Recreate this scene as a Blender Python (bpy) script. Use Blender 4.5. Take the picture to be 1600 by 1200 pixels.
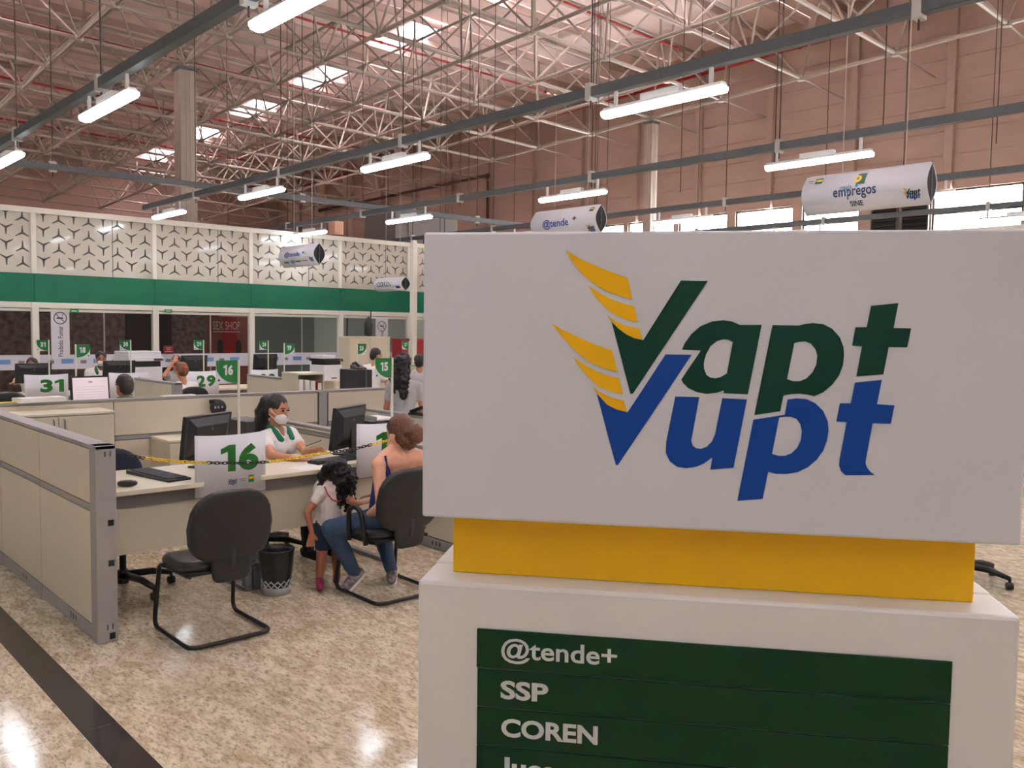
import bpy, bmesh, math, random
import numpy as np
from math import sin, cos, pi, radians, sqrt, atan2, degrees
from mathutils import Vector, Matrix, Quaternion
random.seed(7)
for o in list(bpy.data.objects): bpy.data.objects.remove(o)
SC = bpy.context.scene
COL = SC.collection
TS = bpy.data.scenes.new('workbench')          # small side scene so that conversions stay quick; removed at the end
def evaluated(o):
    TS.collection.objects.link(o); vl = TS.view_layers[0]; vl.update(); return bpy.data.meshes.new_from_object(o.evaluated_get(vl.depsgraph))
# ------------------------------------------------------------------ camera
FPX, YAW, PITCH, ROLL, H = 1362.3, -0.828018, 0.061999, -0.0131277, 1.68
_f = Vector((cos(PITCH)*sin(YAW), cos(PITCH)*cos(YAW), -sin(PITCH)))
_r0 = Vector((cos(YAW), -sin(YAW), 0)); _d0 = _f.cross(_r0)
_r = cos(ROLL)*_r0 + sin(ROLL)*_d0; _d = -sin(ROLL)*_r0 + cos(ROLL)*_d0
CAM = Vector((0, 0, H))
cd = bpy.data.cameras.new('camera'); cam = bpy.data.objects.new('camera', cd); COL.objects.link(cam)
cd.sensor_fit = 'HORIZONTAL'; cd.sensor_width = 36; cd.lens = FPX/1600*36; cd.clip_end = 200; cd.clip_start = 0.05
cam.matrix_world = Matrix(((_r.x, -_d.x, -_f.x, 0), (_r.y, -_d.y, -_f.y, 0), (_r.z, -_d.z, -_f.z, H), (0, 0, 0, 1)))
SC.camera = cam
# ------------------------------------------------------------------ light and exposure
w = bpy.data.worlds.new('world'); SC.world = w; w.use_nodes = True
w.node_tree.nodes['Background'].inputs[0].default_value = (1.0, 0.97, 0.97, 1)
w.node_tree.nodes['Background'].inputs[1].default_value = 36.0
vs = SC.view_settings
vs.view_transform = 'Standard'; vs.look = 'None'; vs.gamma = 1; vs.use_curve_mapping = False; vs.exposure = 0.47
LAMP = 22.0
# ------------------------------------------------------------------ pixel helpers (a pixel gives a direction; distance from a known plane)
def ray(x, y): return _f + _r*((x-800)/FPX) + _d*((y-600)/FPX)
def atz(x, y, z=0.0): v = ray(x, y); return CAM + v*((z-H)/v.z)
def atx(x, y, X): v = ray(x, y); return CAM + v*(X/v.x)
def aty(x, y, Y): v = ray(x, y); return CAM + v*(Y/v.y)
def proj(P):
    p = Vector(P)-CAM; z = p.dot(_f); return (800+FPX*p.dot(_r)/z, 600+FPX*p.dot(_d)/z, z)
# ------------------------------------------------------------------ materials
MATS = {}
def lin(c): return tuple((x/255/12.92 if x/255 <= .04045 else ((x/255+.055)/1.055)**2.4) for x in c)
def M(name, rgb=(128, 128, 128), rough=.5, metal=0.0, noise=0.0, nscale=8.0, bump=0.0, bscale=60.0, spec=.5, emit=None, estr=0.0, coat=0.0, stretch=None):
    if name in MATS: return MATS[name]
    m = bpy.data.materials.new(name); m.use_nodes = True; nt = m.node_tree; b = nt.nodes['Principled BSDF']
    c = lin(rgb)
    b.inputs['Base Color'].default_value = (*c, 1); b.inputs['Roughness'].default_value = rough
    b.inputs['Metallic'].default_value = metal; b.inputs['Specular IOR Level'].default_value = spec
    b.inputs['Coat Weight'].default_value = coat
    tc = nt.nodes.new('ShaderNodeTexCoord'); src = tc.outputs['Object']
    if stretch:
        mp = nt.nodes.new('ShaderNodeMapping'); mp.inputs['Scale'].default_value = stretch
        nt.links.new(src, mp.inputs[0]); src = mp.outputs[0]
    nz = nt.nodes.new('ShaderNodeTexNoise'); nz.inputs['Scale'].default_value = nscale; nz.inputs['Detail'].default_value = 5
    nt.links.new(src, nz.inputs['Vector'])
    rp = nt.nodes.new('ShaderNodeValToRGB'); k = max(noise, .015)
    rp.color_ramp.elements[0].position = .3; rp.color_ramp.elements[1].position = .7
    rp.color_ramp.elements[0].color = (*[x*(1-k) for x in c], 1); rp.color_ramp.elements[1].color = (*[min(1, x*(1+k)) for x in c], 1)
    nt.links.new(nz.outputs['Fac'], rp.inputs[0]); nt.links.new(rp.outputs[0], b.inputs['Base Color'])
    if bump:
        n2 = nt.nodes.new('ShaderNodeTexNoise'); n2.inputs['Scale'].default_value = bscale; nt.links.new(src, n2.inputs['Vector'])
        bp = nt.nodes.new('ShaderNodeBump'); bp.inputs['Strength'].default_value = bump; bp.inputs['Distance'].default_value = .01
        nt.links.new(n2.outputs['Fac'], bp.inputs['Height']); nt.links.new(bp.outputs[0], b.inputs['Normal'])
    if emit:
        b.inputs['Emission Color'].default_value = (*lin(emit), 1); b.inputs['Emission Strength'].default_value = estr
    MATS[name] = m; return m
def granite(name, base, dark, light, speck=1.0, rough=.12):
    m = bpy.data.materials.new(name); m.use_nodes = True; nt = m.node_tree; N = nt.nodes; L = nt.links; b = N['Principled BSDF']
    b.inputs['Roughness'].default_value = rough
    g = N.new('ShaderNodeNewGeometry'); mp = N.new('ShaderNodeMapping'); mp.inputs['Rotation'].default_value = (0, 0, radians(62)); mp.inputs['Scale'].default_value = (1, 2.6, 1)
    oi = N.new('ShaderNodeObjectInfo'); ad = N.new('ShaderNodeVectorMath'); ad.operation = 'ADD'
    sc = N.new('ShaderNodeMath'); sc.operation = 'MULTIPLY'; sc.inputs[1].default_value = 37.0
    L.new(oi.outputs['Random'], sc.inputs[0]); L.new(g.outputs['Position'], ad.inputs[0]); L.new(sc.outputs[0], ad.inputs[1]); L.new(ad.outputs[0], mp.inputs[0])
    n1 = N.new('ShaderNodeTexNoise'); n1.inputs['Scale'].default_value = 7; n1.inputs['Detail'].default_value = 6
    n2 = N.new('ShaderNodeTexNoise'); n2.inputs['Scale'].default_value = 24; n2.inputs['Detail'].default_value = 7; n2.inputs['Roughness'].default_value = .7
    n3 = N.new('ShaderNodeTexNoise'); n3.inputs['Scale'].default_value = 40; n3.inputs['Detail'].default_value = 4
    for n in (n1, n2, n3): L.new(mp.outputs[0], n.inputs['Vector'])
    r1 = N.new('ShaderNodeValToRGB'); r1.color_ramp.elements[0].color = (*lin(base), 1); r1.color_ramp.elements[1].color = (*lin(light), 1); r1.color_ramp.elements[0].position = .38; r1.color_ramp.elements[1].position = .62
    L.new(n1.outputs['Fac'], r1.inputs[0])
    r2 = N.new('ShaderNodeValToRGB'); r2.color_ramp.elements[0].color = (0, 0, 0, 1); r2.color_ramp.elements[1].color = (speck, speck, speck, 1); r2.color_ramp.elements[0].position = .47; r2.color_ramp.elements[1].position = .68
    L.new(n2.outputs['Fac'], r2.inputs[0])
    mx = N.new('ShaderNodeMixRGB'); mx.inputs[2].default_value = (*lin(dark), 1); L.new(r2.outputs[0], mx.inputs[0]); L.new(r1.outputs[0], mx.inputs[1])
    r3 = N.new('ShaderNodeValToRGB'); r3.color_ramp.elements[0].position = .58; r3.color_ramp.elements[1].position = .7; r3.color_ramp.elements[0].color = (0, 0, 0, 1); r3.color_ramp.elements[1].color = (.55, .55, .55, 1)
    L.new(n3.outputs['Fac'], r3.inputs[0]); m2 = N.new('ShaderNodeMixRGB'); m2.inputs[2].default_value = (*lin(light), 1); L.new(r3.outputs[0], m2.inputs[0]); L.new(mx.outputs[0], m2.inputs[1])
    L.new(m2.outputs[0], b.inputs['Base Color']); MATS[name] = m; return m
def glass(name, tint=(.9, .93, .92), refl=.12):
    m = bpy.data.materials.new(name); m.use_nodes = True; nt = m.node_tree; N = nt.nodes; L = nt.links
    for n in list(N): N.remove(n)
    out = N.new('ShaderNodeOutputMaterial'); mix = N.new('ShaderNodeMixShader'); t = N.new('ShaderNodeBsdfTransparent'); gl = N.new('ShaderNodeBsdfGlossy')
    t.inputs[0].default_value = (*tint, 1); gl.inputs['Roughness'].default_value = .02
    lw = N.new('ShaderNodeLayerWeight'); lw.inputs[0].default_value = refl; L.new(lw.outputs['Fresnel'], mix.inputs[0])
    L.new(t.outputs[0], mix.inputs[1]); L.new(gl.outputs[0], mix.inputs[2]); L.new(mix.outputs[0], out.inputs[0]); MATS[name] = m; return m
# ------------------------------------------------------------------ mesh helpers
class MB:
    def __init__(s): s.v = []; s.f = []
    def add(s, vs_, fs):
        o = len(s.v); s.v += [tuple(p) for p in vs_]; s.f += [tuple(i+o for i in f) for f in fs]; return s
    def box(s, x0, x1, y0, y1, z0, z1):
        return s.add([(x, y, z) for x in (x0, x1) for y in (y0, y1) for z in (z0, z1)],
                     [(0, 1, 3, 2), (4, 6, 7, 5), (0, 4, 5, 1), (2, 3, 7, 6), (0, 2, 6, 4), (1, 5, 7, 3)])
    def bar(s, a, b, wd, ht, up=(0, 0, 1)):
        a = Vector(a); b = Vector(b); d = (b-a).normalized(); u = Vector(up); sd = d.cross(u).normalized(); u = sd.cross(d)
        vs_ = [p+sd*(i*wd/2)+u*(j*ht/2) for p in (a, b) for i, j in ((-1, -1), (1, -1), (1, 1), (-1, 1))]
        return s.add(vs_, [(0, 1, 2, 3), (7, 6, 5, 4), (0, 4, 5, 1), (1, 5, 6, 2), (2, 6, 7, 3), (3, 7, 4, 0)])
    def tube(s, pts, r, n=8, closed=False, cap=True):
        pts = [Vector(p) for p in pts]; m = len(pts); rings = []
        rr = r if isinstance(r, (list, tuple)) else [r]*m
        prev = None
        for i, p in enumerate(pts):
            if closed: t = pts[(i+1) % m]-pts[i-1]
            else: t = pts[min(i+1, m-1)]-pts[max(i-1, 0)]
            t.normalize()
            if prev is None:
                a = Vector((0, 0, 1)) if abs(t.z) < .9 else Vector((1, 0, 0)); u = t.cross(a).normalized()
            else:
                u = (prev-t*prev.dot(t)).normalized()
            prev = u; v = t.cross(u); rings.append([p+(u*cos(2*pi*k/n)+v*sin(2*pi*k/n))*rr[i] for k in range(n)])
        vs_ = [q for rg in rings for q in rg]; fs = []
        for i in range(m if closed else m-1):
            j = (i+1) % m
            for k in range(n): fs.append((i*n+k, i*n+(k+1) % n, j*n+(k+1) % n, j*n+k))
        if cap and not closed: fs += [tuple(range(n-1, -1, -1)), tuple((m-1)*n+k for k in range(n))]
        return s.add(vs_, fs)
    def lathe(s, prof, c=(0, 0, 0), n=24, axis='z'):
        vs_ = []; m = len(prof)
        for r_, z in prof:
            for k in range(n):
                a = 2*pi*k/n; q = (r_*cos(a), r_*sin(a), z)
                if axis == 'x': q = (z, q[0], q[1])
                if axis == 'y': q = (q[0], z, q[1])
                vs_.append((q[0]+c[0], q[1]+c[1], q[2]+c[2]))
        fs = [(i*n+k, i*n+(k+1) % n, (i+1)*n+(k+1) % n, (i+1)*n+k) for i in range(m-1) for k in range(n)]
        fs += [tuple(range(n-1, -1, -1)), tuple((m-1)*n+k for k in range(n))]
        return s.add(vs_, fs)
    def prism(s, poly, z0, z1, M4=None):
        n = len(poly); vs_ = [(x, y, z0) for x, y in poly]+[(x, y, z1) for x, y in poly]
        if M4 is not None: vs_ = [M4 @ Vector(v) for v in vs_]
        fs = [tuple(range(n-1, -1, -1)), tuple(range(n, 2*n))]+[(i, (i+1) % n, n+(i+1) % n, n+i) for i in range(n)]
        return s.add(vs_, fs)
    def grid(s, pts, nu, nv, thick=None):
        fs = [(i*nv+j, (i+1)*nv+j, (i+1)*nv+j+1, i*nv+j+1) for i in range(nu-1) for j in range(nv-1)]
        return s.add(pts, fs)
    def ell(s, c, rad, rot=None, n=12, m=8):
        vs_ = []; fs = []
        for i in range(m+1):
            th = pi*i/m
            for k in range(n):
                a = 2*pi*k/n; p = Vector((rad[0]*sin(th)*cos(a), rad[1]*sin(th)*sin(a), rad[2]*cos(th)))
                if rot is not None: p = rot @ p
                vs_.append(p+Vector(c))
        for i in range(m):
            for k in range(n): fs.append((i*n+k, (i+1)*n+k, (i+1)*n+(k+1) % n, i*n+(k+1) % n))
        return s.add(vs_, fs)
def tomesh(mb, name, bev=0, smooth=False, seg=2, solid=0):
    me = bpy.data.meshes.new(name); me.from_pydata(mb.v, [], mb.f)
    bm = bmesh.new(); bm.from_mesh(me)
    bmesh.ops.remove_doubles(bm, verts=bm.verts, dist=1e-6)
    if solid: bmesh.ops.recalc_face_normals(bm, faces=bm.faces); bmesh.ops.solidify(bm, geom=bm.faces[:], thickness=solid)
    bmesh.ops.recalc_face_normals(bm, faces=bm.faces)
    if bev:
        es = [e for e in bm.edges if len(e.link_faces) == 2 and e.calc_face_angle(0) > .5]
        bmesh.ops.bevel(bm, geom=es, offset=bev, segments=seg, profile=.5, affect='EDGES', clamp_overlap=True)
    bm.to_mesh(me); bm.free()
    if smooth:
        for p in me.polygons: p.use_smooth = True
    return me
def obj(name, mb, mat, parent=None, bev=0, smooth=False, seg=2, solid=0, loc=None):
    me = mb if isinstance(mb, bpy.types.Mesh) else tomesh(mb, name, bev, smooth, seg, solid)
    o = bpy.data.objects.new(name, me); COL.objects.link(o)
    if mat is not None and not me.materials: me.materials.append(mat)
    if parent is not None: o.parent = parent
    if loc is not None: o.location = loc
    return o
def tag(o, label, cat, group=None, kind=None):
    o['label'] = label; o['category'] = cat
    if group: o['group'] = group
    if kind: o['kind'] = kind
    return o
def thing(name, label, cat, loc=(0, 0, 0), rz=0.0, group=None):
    o = bpy.data.objects.new(name, None); COL.objects.link(o); o.empty_display_size = .1
    o.location = loc; o.rotation_euler = (0, 0, rz); return tag(o, label, cat, group)
def struct(name, mb, mat, parent=None, bev=0, **k):
    o = obj(name, mb, mat, parent, bev, **k)
    if parent is None: o['kind'] = 'structure'
    return o
def sroot(name):
    o = bpy.data.objects.new(name, None); COL.objects.link(o); o['kind'] = 'structure'; return o
def copy_tree(o, parent=None):
    c = o.copy(); COL.objects.link(c); c.parent = parent
    for ch in list(o.children): copy_tree(ch, c)
    return c
def curve_mesh(splines, ext, name='shape'):
    cu = bpy.data.curves.new(name, 'CURVE'); cu.dimensions = '2D'; cu.fill_mode = 'BOTH'; cu.extrude = ext
    for pts in splines:
        sp = cu.splines.new('POLY'); sp.points.add(len(pts)-1); sp.use_cyclic_u = True
        for p, q in zip(sp.points, pts): p.co = (q[0], q[1], 0, 1)
    return _conv(cu, name)
def _conv(cu, name):
    o = bpy.data.objects.new('tmp', cu); me = evaluated(o); me.name = name
    bpy.data.objects.remove(o); bpy.data.curves.remove(cu); return me
def text_mesh(body, size, ext=.0006, bold=0.0, align='LEFT', shear=0.0, sx=1.0, name='lettering', spacing=1.0):
    cu = bpy.data.curves.new(name, 'FONT'); cu.body = body; cu.size = size; cu.extrude = ext; cu.offset = bold*size
    cu.align_x = align; cu.align_y = 'BOTTOM_BASELINE' if False else 'CENTER'; cu.shear = shear; cu.space_character = spacing; cu.resolution_u = 4
    me = _conv(cu, name)
    if sx != 1.0: me.transform(Matrix.Diagonal((sx, 1, 1, 1)))
    return me
def frame(origin, u, v):           # matrix whose local x,y run along u,v
    u = Vector(u).normalized(); v = Vector(v); v = (v-u*v.dot(u)).normalized(); n = u.cross(v)
    return Matrix(((u.x, v.x, n.x, origin[0]), (u.y, v.y, n.y, origin[1]), (u.z, v.z, n.z, origin[2]), (0, 0, 0, 1)))
def text(body, size, fr, mat, parent, name='lettering', **k):
    me = text_mesh(body, size, name=name, **k); me.transform(fr); me.materials.append(mat)
    return obj(name, me, mat, parent)
def blob(name, parts, mat, parent, voxel=.012, smooth_it=3, noise=0.0, nfreq=20.0):
    """closed continuous surface from overlapping tapered limbs ('c',p0,r0,p1,r1) and ellipsoids ('e',c,(rx,ry,rz),rot)"""
    mb = MB()
    for p in parts:
        if p[0] == 'c':
            a, ra, b, rb = Vector(p[1]), p[2], Vector(p[3]), p[4]; k = 5; pts = []; rs = []; d = (b-a)
            if d.length < 1e-5: mb.ell(a, (ra, ra, ra)); continue
            t = d.normalized()
            for i in range(k): an = pi/2*(1-i/(k-1)); pts.append(a-t*ra*sin(an)); rs.append(max(ra*cos(an), ra*.05))
            for i in range(1, k): an = pi/2*i/(k-1); pts.append(b+t*rb*sin(an)); rs.append(max(rb*cos(an), rb*.05))
            mb.tube(pts, rs, 12)
        else: mb.ell(p[1], p[2], p[3] if len(p) > 3 else None, 14, 10)
    me = bpy.data.meshes.new(name); me.from_pydata(mb.v, [], mb.f)
    bm = bmesh.new(); bm.from_mesh(me); bmesh.ops.recalc_face_normals(bm, faces=bm.faces); bm.to_mesh(me); bm.free()
    o = bpy.data.objects.new('tmp', me)
    md = o.modifiers.new('r', 'REMESH'); md.mode = 'VOXEL'; md.voxel_size = voxel
    ms = o.modifiers.new('s', 'SMOOTH'); ms.iterations = smooth_it; ms.factor = .5
    m2 = evaluated(o); m2.name = name
    bpy.data.objects.remove(o); bpy.data.meshes.remove(me)
    if noise:
        from mathutils import noise as nz
        m2.update(); co = [v.co.copy() for v in m2.vertices]; no = [v.normal.copy() for v in m2.vertices]
        for v, c, n in zip(m2.vertices, co, no): v.co = c+n*(noise*nz.noise(c*nfreq)+noise*.5*nz.noise(c*nfreq*2.3))
    for p in m2.polygons: p.use_smooth = True
    m2.materials.clear(); m2.materials.append(mat)
    return obj(name, m2, mat, parent)
# ================================================================== STRUCTURE
m_grout = M('grout', (206, 190, 162), .6)
m_gran = granite('granite_beige', (188, 172, 142), (92, 76, 56), (222, 210, 184), .85)
m_black = granite('granite_black', (42, 41, 38), (30, 29, 27), (52, 50, 46), .5, .1)
m_wallbeige = M('wall_beige', (174, 151, 139), .75, noise=.05, nscale=1.2, bump=.15, bscale=12, stretch=(1, 1, 3))
m_pil = M('pilaster_beige', (172, 149, 137), .7, noise=.05)
m_roof = M('roof_sheet', (232, 213, 209), .3, noise=.1, nscale=.6)
m_purlin = M('purlin_grey', (186, 168, 160), .5); m_hid = M('wall_plain', (214, 214, 212), .7)
m_steel = M('frame_steel', (160, 152, 141), .5, noise=.08, nscale=3)
m_tray = M('tray_galvanised', (92, 97, 99), .5, .3, noise=.08, nscale=20)
m_rod = M('rod_dark', (62, 54, 50), .6)
m_red = M('pipe_red', (150, 30, 32), .45)
m_brown = M('pipe_brown', (84, 58, 48), .5)
m_white = M('white_paint', (232, 230, 218), .4, noise=.02)
m_cream = M('cream_film', (203, 198, 184), .16, noise=.03, nscale=2, coat=.3)
m_green = M('green_band', (0, 104, 74), .3, noise=.06, nscale=3)
m_dark = M('dark_cutout', (88, 84, 76), .5)
m_glass = glass('wall_glass', (.80, .82, .80), .15)
def zf(X, Y): return 9.375+.04*X-.02*Y
def zr(X, Y): return zf(X, Y)+2.55
# ---- floor: base slab, single tiles, the rest of the tiles in one field
floor = struct('floor', MB().box(-46, 9, -9, 24.4, -.2, -.0009), m_grout)
def xj(k): return -3.23-.54*k
ys = [.93-.4945*k for k in range(14, 0, -1)]+[.93, 1.068, 1.216]+[1.216+.4945*k for k in range(1, 40)]
cells = []
for a, b in zip(ys[:-1], ys[1:]):
    for k in range(-14, 25):
        x1 = xj(k); x0 = xj(k+1)
        if x0 < -16.9: continue
        px, py, dz = proj(((x0+x1)/2, (a+b)/2, 0)); vis = dz > .6 and -60 < px < 1660 and 500 < py < 1330
        hid = vis and (690 < px < 1480 and py > 350)
        sz = .5*FPX/dz if vis and not hid else 0
        cells.append((sz, x0, x1, a, b))
cells.sort(key=lambda c: -c[0])
tmesh = {}
field = MB(); fieldb = MB()
for i, (sz, x0, x1, a, b) in enumerate(cells):
    blk = abs(a-1.068) < .001; g = .0014; w_, h_ = (x1-x0)/2-g, (b-a)/2-g
    if i < 300 and sz > 0:
        key = (round(h_, 3), blk)
        if key not in tmesh:
            tmesh[key] = tomesh(MB().box(-w_, w_, -h_, h_, -.0009, 0), 'tile'); tmesh[key].materials.append(m_black if blk else m_gran)
        o = obj('tile', tmesh[key], None, floor, loc=((x0+x1)/2, (a+b)/2, 0))
    else:
        (fieldb if blk else field).box(x0+g, x1-g, a+g, b-g, -.0009, 0)
o = obj('tile_field', field, m_gran, floor); o['kind'] = 'stuff'
o = obj('tile_strip', fieldb, m_black, floor); o['kind'] = 'stuff'
obj('outer_floor', MB().box(-46, -16.85, -9, 24.4, -.0009, 0).box(9-.02, 9, -9, 24.4, -.0009, 0), m_gran, floor)
# ---- far side wall with clerestory windows (runs along X at Y = 24)
YW = 24.0
wf = sroot('wall_far')
wins = [(-22.2, -20.4), (-20.2, -18.2), (-18.0, -16.1), (-15.8, -13.8), (-13.5, -11.75), (-9.75, -7.55), (-7.3, -5.2), (-4.9, -2.8)]
WZ0, WZ1 = 4.25, 5.5
obj('lower_panel', MB().box(-46, 9, YW, YW+.25, 0, WZ0), m_wallbeige, wf)
edges = sorted([-46, 9]+[e for a in wins for e in a]); segs = [(edges[i], edges[i+1]) for i in range(0, len(edges), 2)]
for a, b in segs: obj('pier', MB().box(a, b, YW, YW+.25, WZ0, WZ1), m_wallbeige, wf)
for k in range(21):
    x1 = 9-2.62*k; x0 = max(x1-2.62, -46)
    obj('wall_panel', MB().box(x0+.006, x1-.006, YW, YW+.25, WZ1, 11.2), m_wallbeige, wf)
    if k: obj('pilaster', MB().box(x1-.11, x1+.11, YW-.16, YW, WZ1-.02, 11.0), m_pil, wf, .01)
for k in range(7): obj('girt', MB().box(-46, 9, YW-.03, YW, 6.4+.62*k, 6.43+.62*k), m_wallbeige, wf)
m_wglass = glass('window_glass', (.98, .98, .98), .05)
for i, (a, b) in enumerate(wins):
    r_ = sroot('window_%d' % (i+1)); n = 3
    obj('window_frame', MB().box(a, b, YW+.06, YW+.16, WZ0, WZ0+.05).box(a, b, YW+.06, YW+.16, WZ1-.05, WZ1).box(a, a+.05, YW+.06, YW+.16, WZ0, WZ1).box(b-.05, b, YW+.06, YW+.16, WZ0, WZ1), m_tray, r_)
    obj('transom', MB().box(a+.05, b-.05, YW+.07, YW+.15, WZ0+.62, WZ0+.66), m_tray, r_)
    for j in range(n):
        w0 = a+.05+(b-a-.1)*j/n; w1 = a+.05+(b-a-.1)*(j+1)/n
        obj('pane', MB().box(w0, w1, YW+.10, YW+.112, WZ0+.05, WZ1-.05), m_wglass, r_)
# dark ventilation louvres in the wall beside the windows
lv = thing('ventilation_louvre', 'dark slatted ventilation louvre in the wall below the pale hanging jobs banner', 'louvre', (-10.6, YW-.05, 4.4))
for (a, b) in ((-.75, .0), (.08, .82)):
    obj('louvre_frame', MB().box(a, b, -.06, 0, 0, .05).box(a, b, -.06, 0, .75, .8).box(a, a+.04, -.06, 0, 0, .8).box(b-.04, b, -.06, 0, 0, .8), m_tray, lv)
    for k in range(5): obj('slat', MB().bar((a+.04, -.03, .12+.14*k), (b-.04, -.03, .12+.14*k), .05, .02, (0, .5, 1)), M('louvre_dark', (45, 40, 38), .6), lv)
    obj('louvre_back', MB().box(a+.02, b-.02, -.012, 0, .02, .78), M('louvre_black', (20, 18, 17), .8), lv)
# ---- other hall walls, out of view
struct('wall_right', MB().box(9, 9.25, -9, 24.25, 0, 12), m_hid)
wq_ = struct('wall_front', MB().box(-46, 9, -9.25, -9, 0, WZ0).box(-46, 9, -9.25, -9, WZ0, WZ1+.4).box(-46, 9, -9.25, -9, WZ1+.4, 12), m_hid)
struct('wall_left', MB().box(-46.25, -46, -9, 24.25, 0, 11), m_wallbeige)
# ---- roof: sheets, skylights, purlins
ceil = sroot('ceiling')
m_sky = bpy.data.materials.new('skylight_sheet'); m_sky.use_nodes = True
_n = m_sky.node_tree; _n.nodes.remove(_n.nodes['Principled BSDF']); _t = _n.nodes.new('ShaderNodeBsdfTranslucent'); _t.inputs[0].default_value = (.75, .66, .68, 1)
_n.links.new(_t.outputs[0], _n.nodes['Material Output'].inputs[0])
def slab(mb, x0, x1, y0, y1, t=.06, dz=0.0):
    c = [(x0, y0), (x1, y0), (x1, y1), (x0, y1)]
    vs_ = [(x, y, zr(x, y)+dz) for x, y in c]+[(x, y, zr(x, y)+dz+t) for x, y in c]
    return mb.add(vs_, [(0, 3, 2, 1), (4, 5, 6, 7), (0, 1, 5, 4), (1, 2, 6, 5), (2, 3, 7, 6), (3, 0, 4, 7)])
skyrows = [(15.6, 16.7), (4.0, 5.1)]
bands = [-9.3, 4.0, 5.1, 15.6, 16.7, 24.3]
nx = 22; x_ = [9.3-(55.6*k/nx) for k in range(nx+1)]
for i in range(nx):
    for a, b in ((-9.3, 4.0), (5.1, 15.6), (16.7, 24.3)): obj('roof_sheet', slab(MB(), x_[i+1]+.01, x_[i]-.01, a, b), m_roof, ceil)
    for a, b in skyrows:
        sk = (i % 2 == 0)
        obj('skylight' if sk else 'roof_sheet', slab(MB(), x_[i+1]+.01, x_[i]-.01, a, b, .01 if sk else .06), m_sky if sk else m_roof, ceil)
for k in range(44):
    x = 8.9-1.25*k; obj('purlin', MB().bar((x, -9, zr(x, -9)-.1), (x, 24, zr(x, 24)-.1), .07, .2), m_purlin, ceil)
# ---- space frame under the roof
SP = 2.5; X0, Y0 = -7.28, 11.56; DEP = 1.75
sf = thing('space_frame', 'pale steel tube space frame carrying the roof of the hall', 'roof truss', (0, 0, 0))
I0, I1, J0, J1 = -5, 15, -7, 4
def bn(i, j): x = X0-SP*i; y = Y0+SP*j; return Vector((x, y, zf(x, y)))
def tn(i, j): x = X0-SP*(i+.5); y = Y0+SP*(j+.5); return Vector((x, y, zf(x, y)+DEP))
mem = []
for i in range(I0, I1+1):
    for j in range(J0, J1+1):
        if i < I1: mem.append((bn(i, j), bn(i+1, j), .05, 'chord'))
        if j < J1: mem.append((bn(i, j), bn(i, j+1), .05, 'chord'))
        if i < I1 and j < J1:
            if i < I1-1: mem.append((tn(i, j), tn(i+1, j), .04, 'chord'))
            if j < J1-1: mem.append((tn(i, j), tn(i, j+1), .04, 'chord'))
            for a, b in ((0, 0), (1, 0), (0, 1), (1, 1)): mem.append((bn(i+a, j+b), tn(i, j), .03, 'web_tube'))
            mem.append((tn(i, j), tn(i, j)+Vector((0, 0, .62)), .035, 'roof_stub'))
for i in range(I0, I1+1):      # braces out to the wall pilasters
    p = bn(i, J1); mem.append((p, Vector((p.x, YW, p.z-.1)), .022, 'wall_brace'))
def vsize(m_):
    a, b = m_[0], m_[1]; mid = (a+b)/2
    if (mid-CAM).dot(_f) < 1 or (a-CAM).dot(_f) < .5 or (b-CAM).dot(_f) < .5: return 0
    p, q = proj(a), proj(b); c = proj(mid)
    if not (-40 < c[0] < 1640 and -40 < c[1] < 360): return 0
    return sqrt((p[0]-q[0])**2+(p[1]-q[1])**2)*m_[2]/c[2]
mem.sort(key=lambda m_: -vsize(m_))
unit = {}
rest = MB(); cnt = {}
for m_ in mem:
    a, b, r_, nm = m_; L_ = (b-a).length
    cnt[nm] = cnt.get(nm, 0)
    if vsize(m_) > 0 and cnt[nm] < (150 if nm != 'wall_brace' else 20) and nm != 'roof_stub':
        cnt[nm] += 1
        if r_ not in unit:
            unit[r_] = tomesh(MB().tube([(0, 0, 0), (0, 0, .06), (0, 0, .94), (0, 0, 1)], [r_*.45, r_, r_, r_*.45], 7), nm); unit[r_].materials.append(m_steel)
        o = obj(nm, unit[r_], None, sf); o.rotation_mode = 'QUATERNION'; o.location = a; o.rotation_quaternion = Vector((0, 0, 1)).rotation_difference(b-a); o.scale = (1, 1, L_)
    else: rest.tube([a, b], r_, 5)
o = obj('further_tubes', rest, m_steel, sf); o['kind'] = 'stuff'
nd = MB()
for i in range(I0, I1+1):
    for j in range(J0, J1+1):
        nd.lathe([(.02, -.09), (.10, -.07), (.11, 0), (.07, .1), (.02, .12)], bn(i, j), 8)
        if i < I1 and j < J1: nd.lathe([(.02, -.12), (.08, -.08), (.1, 0), (.06, .08), (.02, .1)], tn(i, j), 8)
o = obj('node_joint', nd, m_steel, sf); o['kind'] = 'stuff'
# ---- columns
def column(x, y, w_, label, top=None, z0=0):
    t_ = zf(x, y)-.1 if top is None else top
    c = thing('steel_column', label, 'column', (x, y, 0))
    obj('shaft', MB().box(-w_, w_, -w_, w_, z0, t_-.1), m_col, c, .01)
    obj('groove_cover', MB().box(w_, w_+.012, -w_*.3, -w_*.2, z0, t_-.12).box(w_, w_+.012, w_*.2, w_*.3, z0, t_-.12).box(-w_*.3, -w_*.2, -w_-.012, -w_, z0, t_-.12).box(w_*.2, w_*.3, -w_-.012, -w_, z0, t_-.12), m_purlin, c)
    obj('cap_plate', MB().box(-w_*1.2, w_*1.2, -w_*1.2, w_*1.2, t_-.1, t_-.04), m_tray, c)
m_col = M('column_grey', (168, 160, 148), .5, noise=.04)
cA = bn(6, -1)
column(cA.x, cA.y, .205, 'tall grey grooved steel column rising behind the green banded partition wall')
cB = bn(4, 4)
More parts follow.
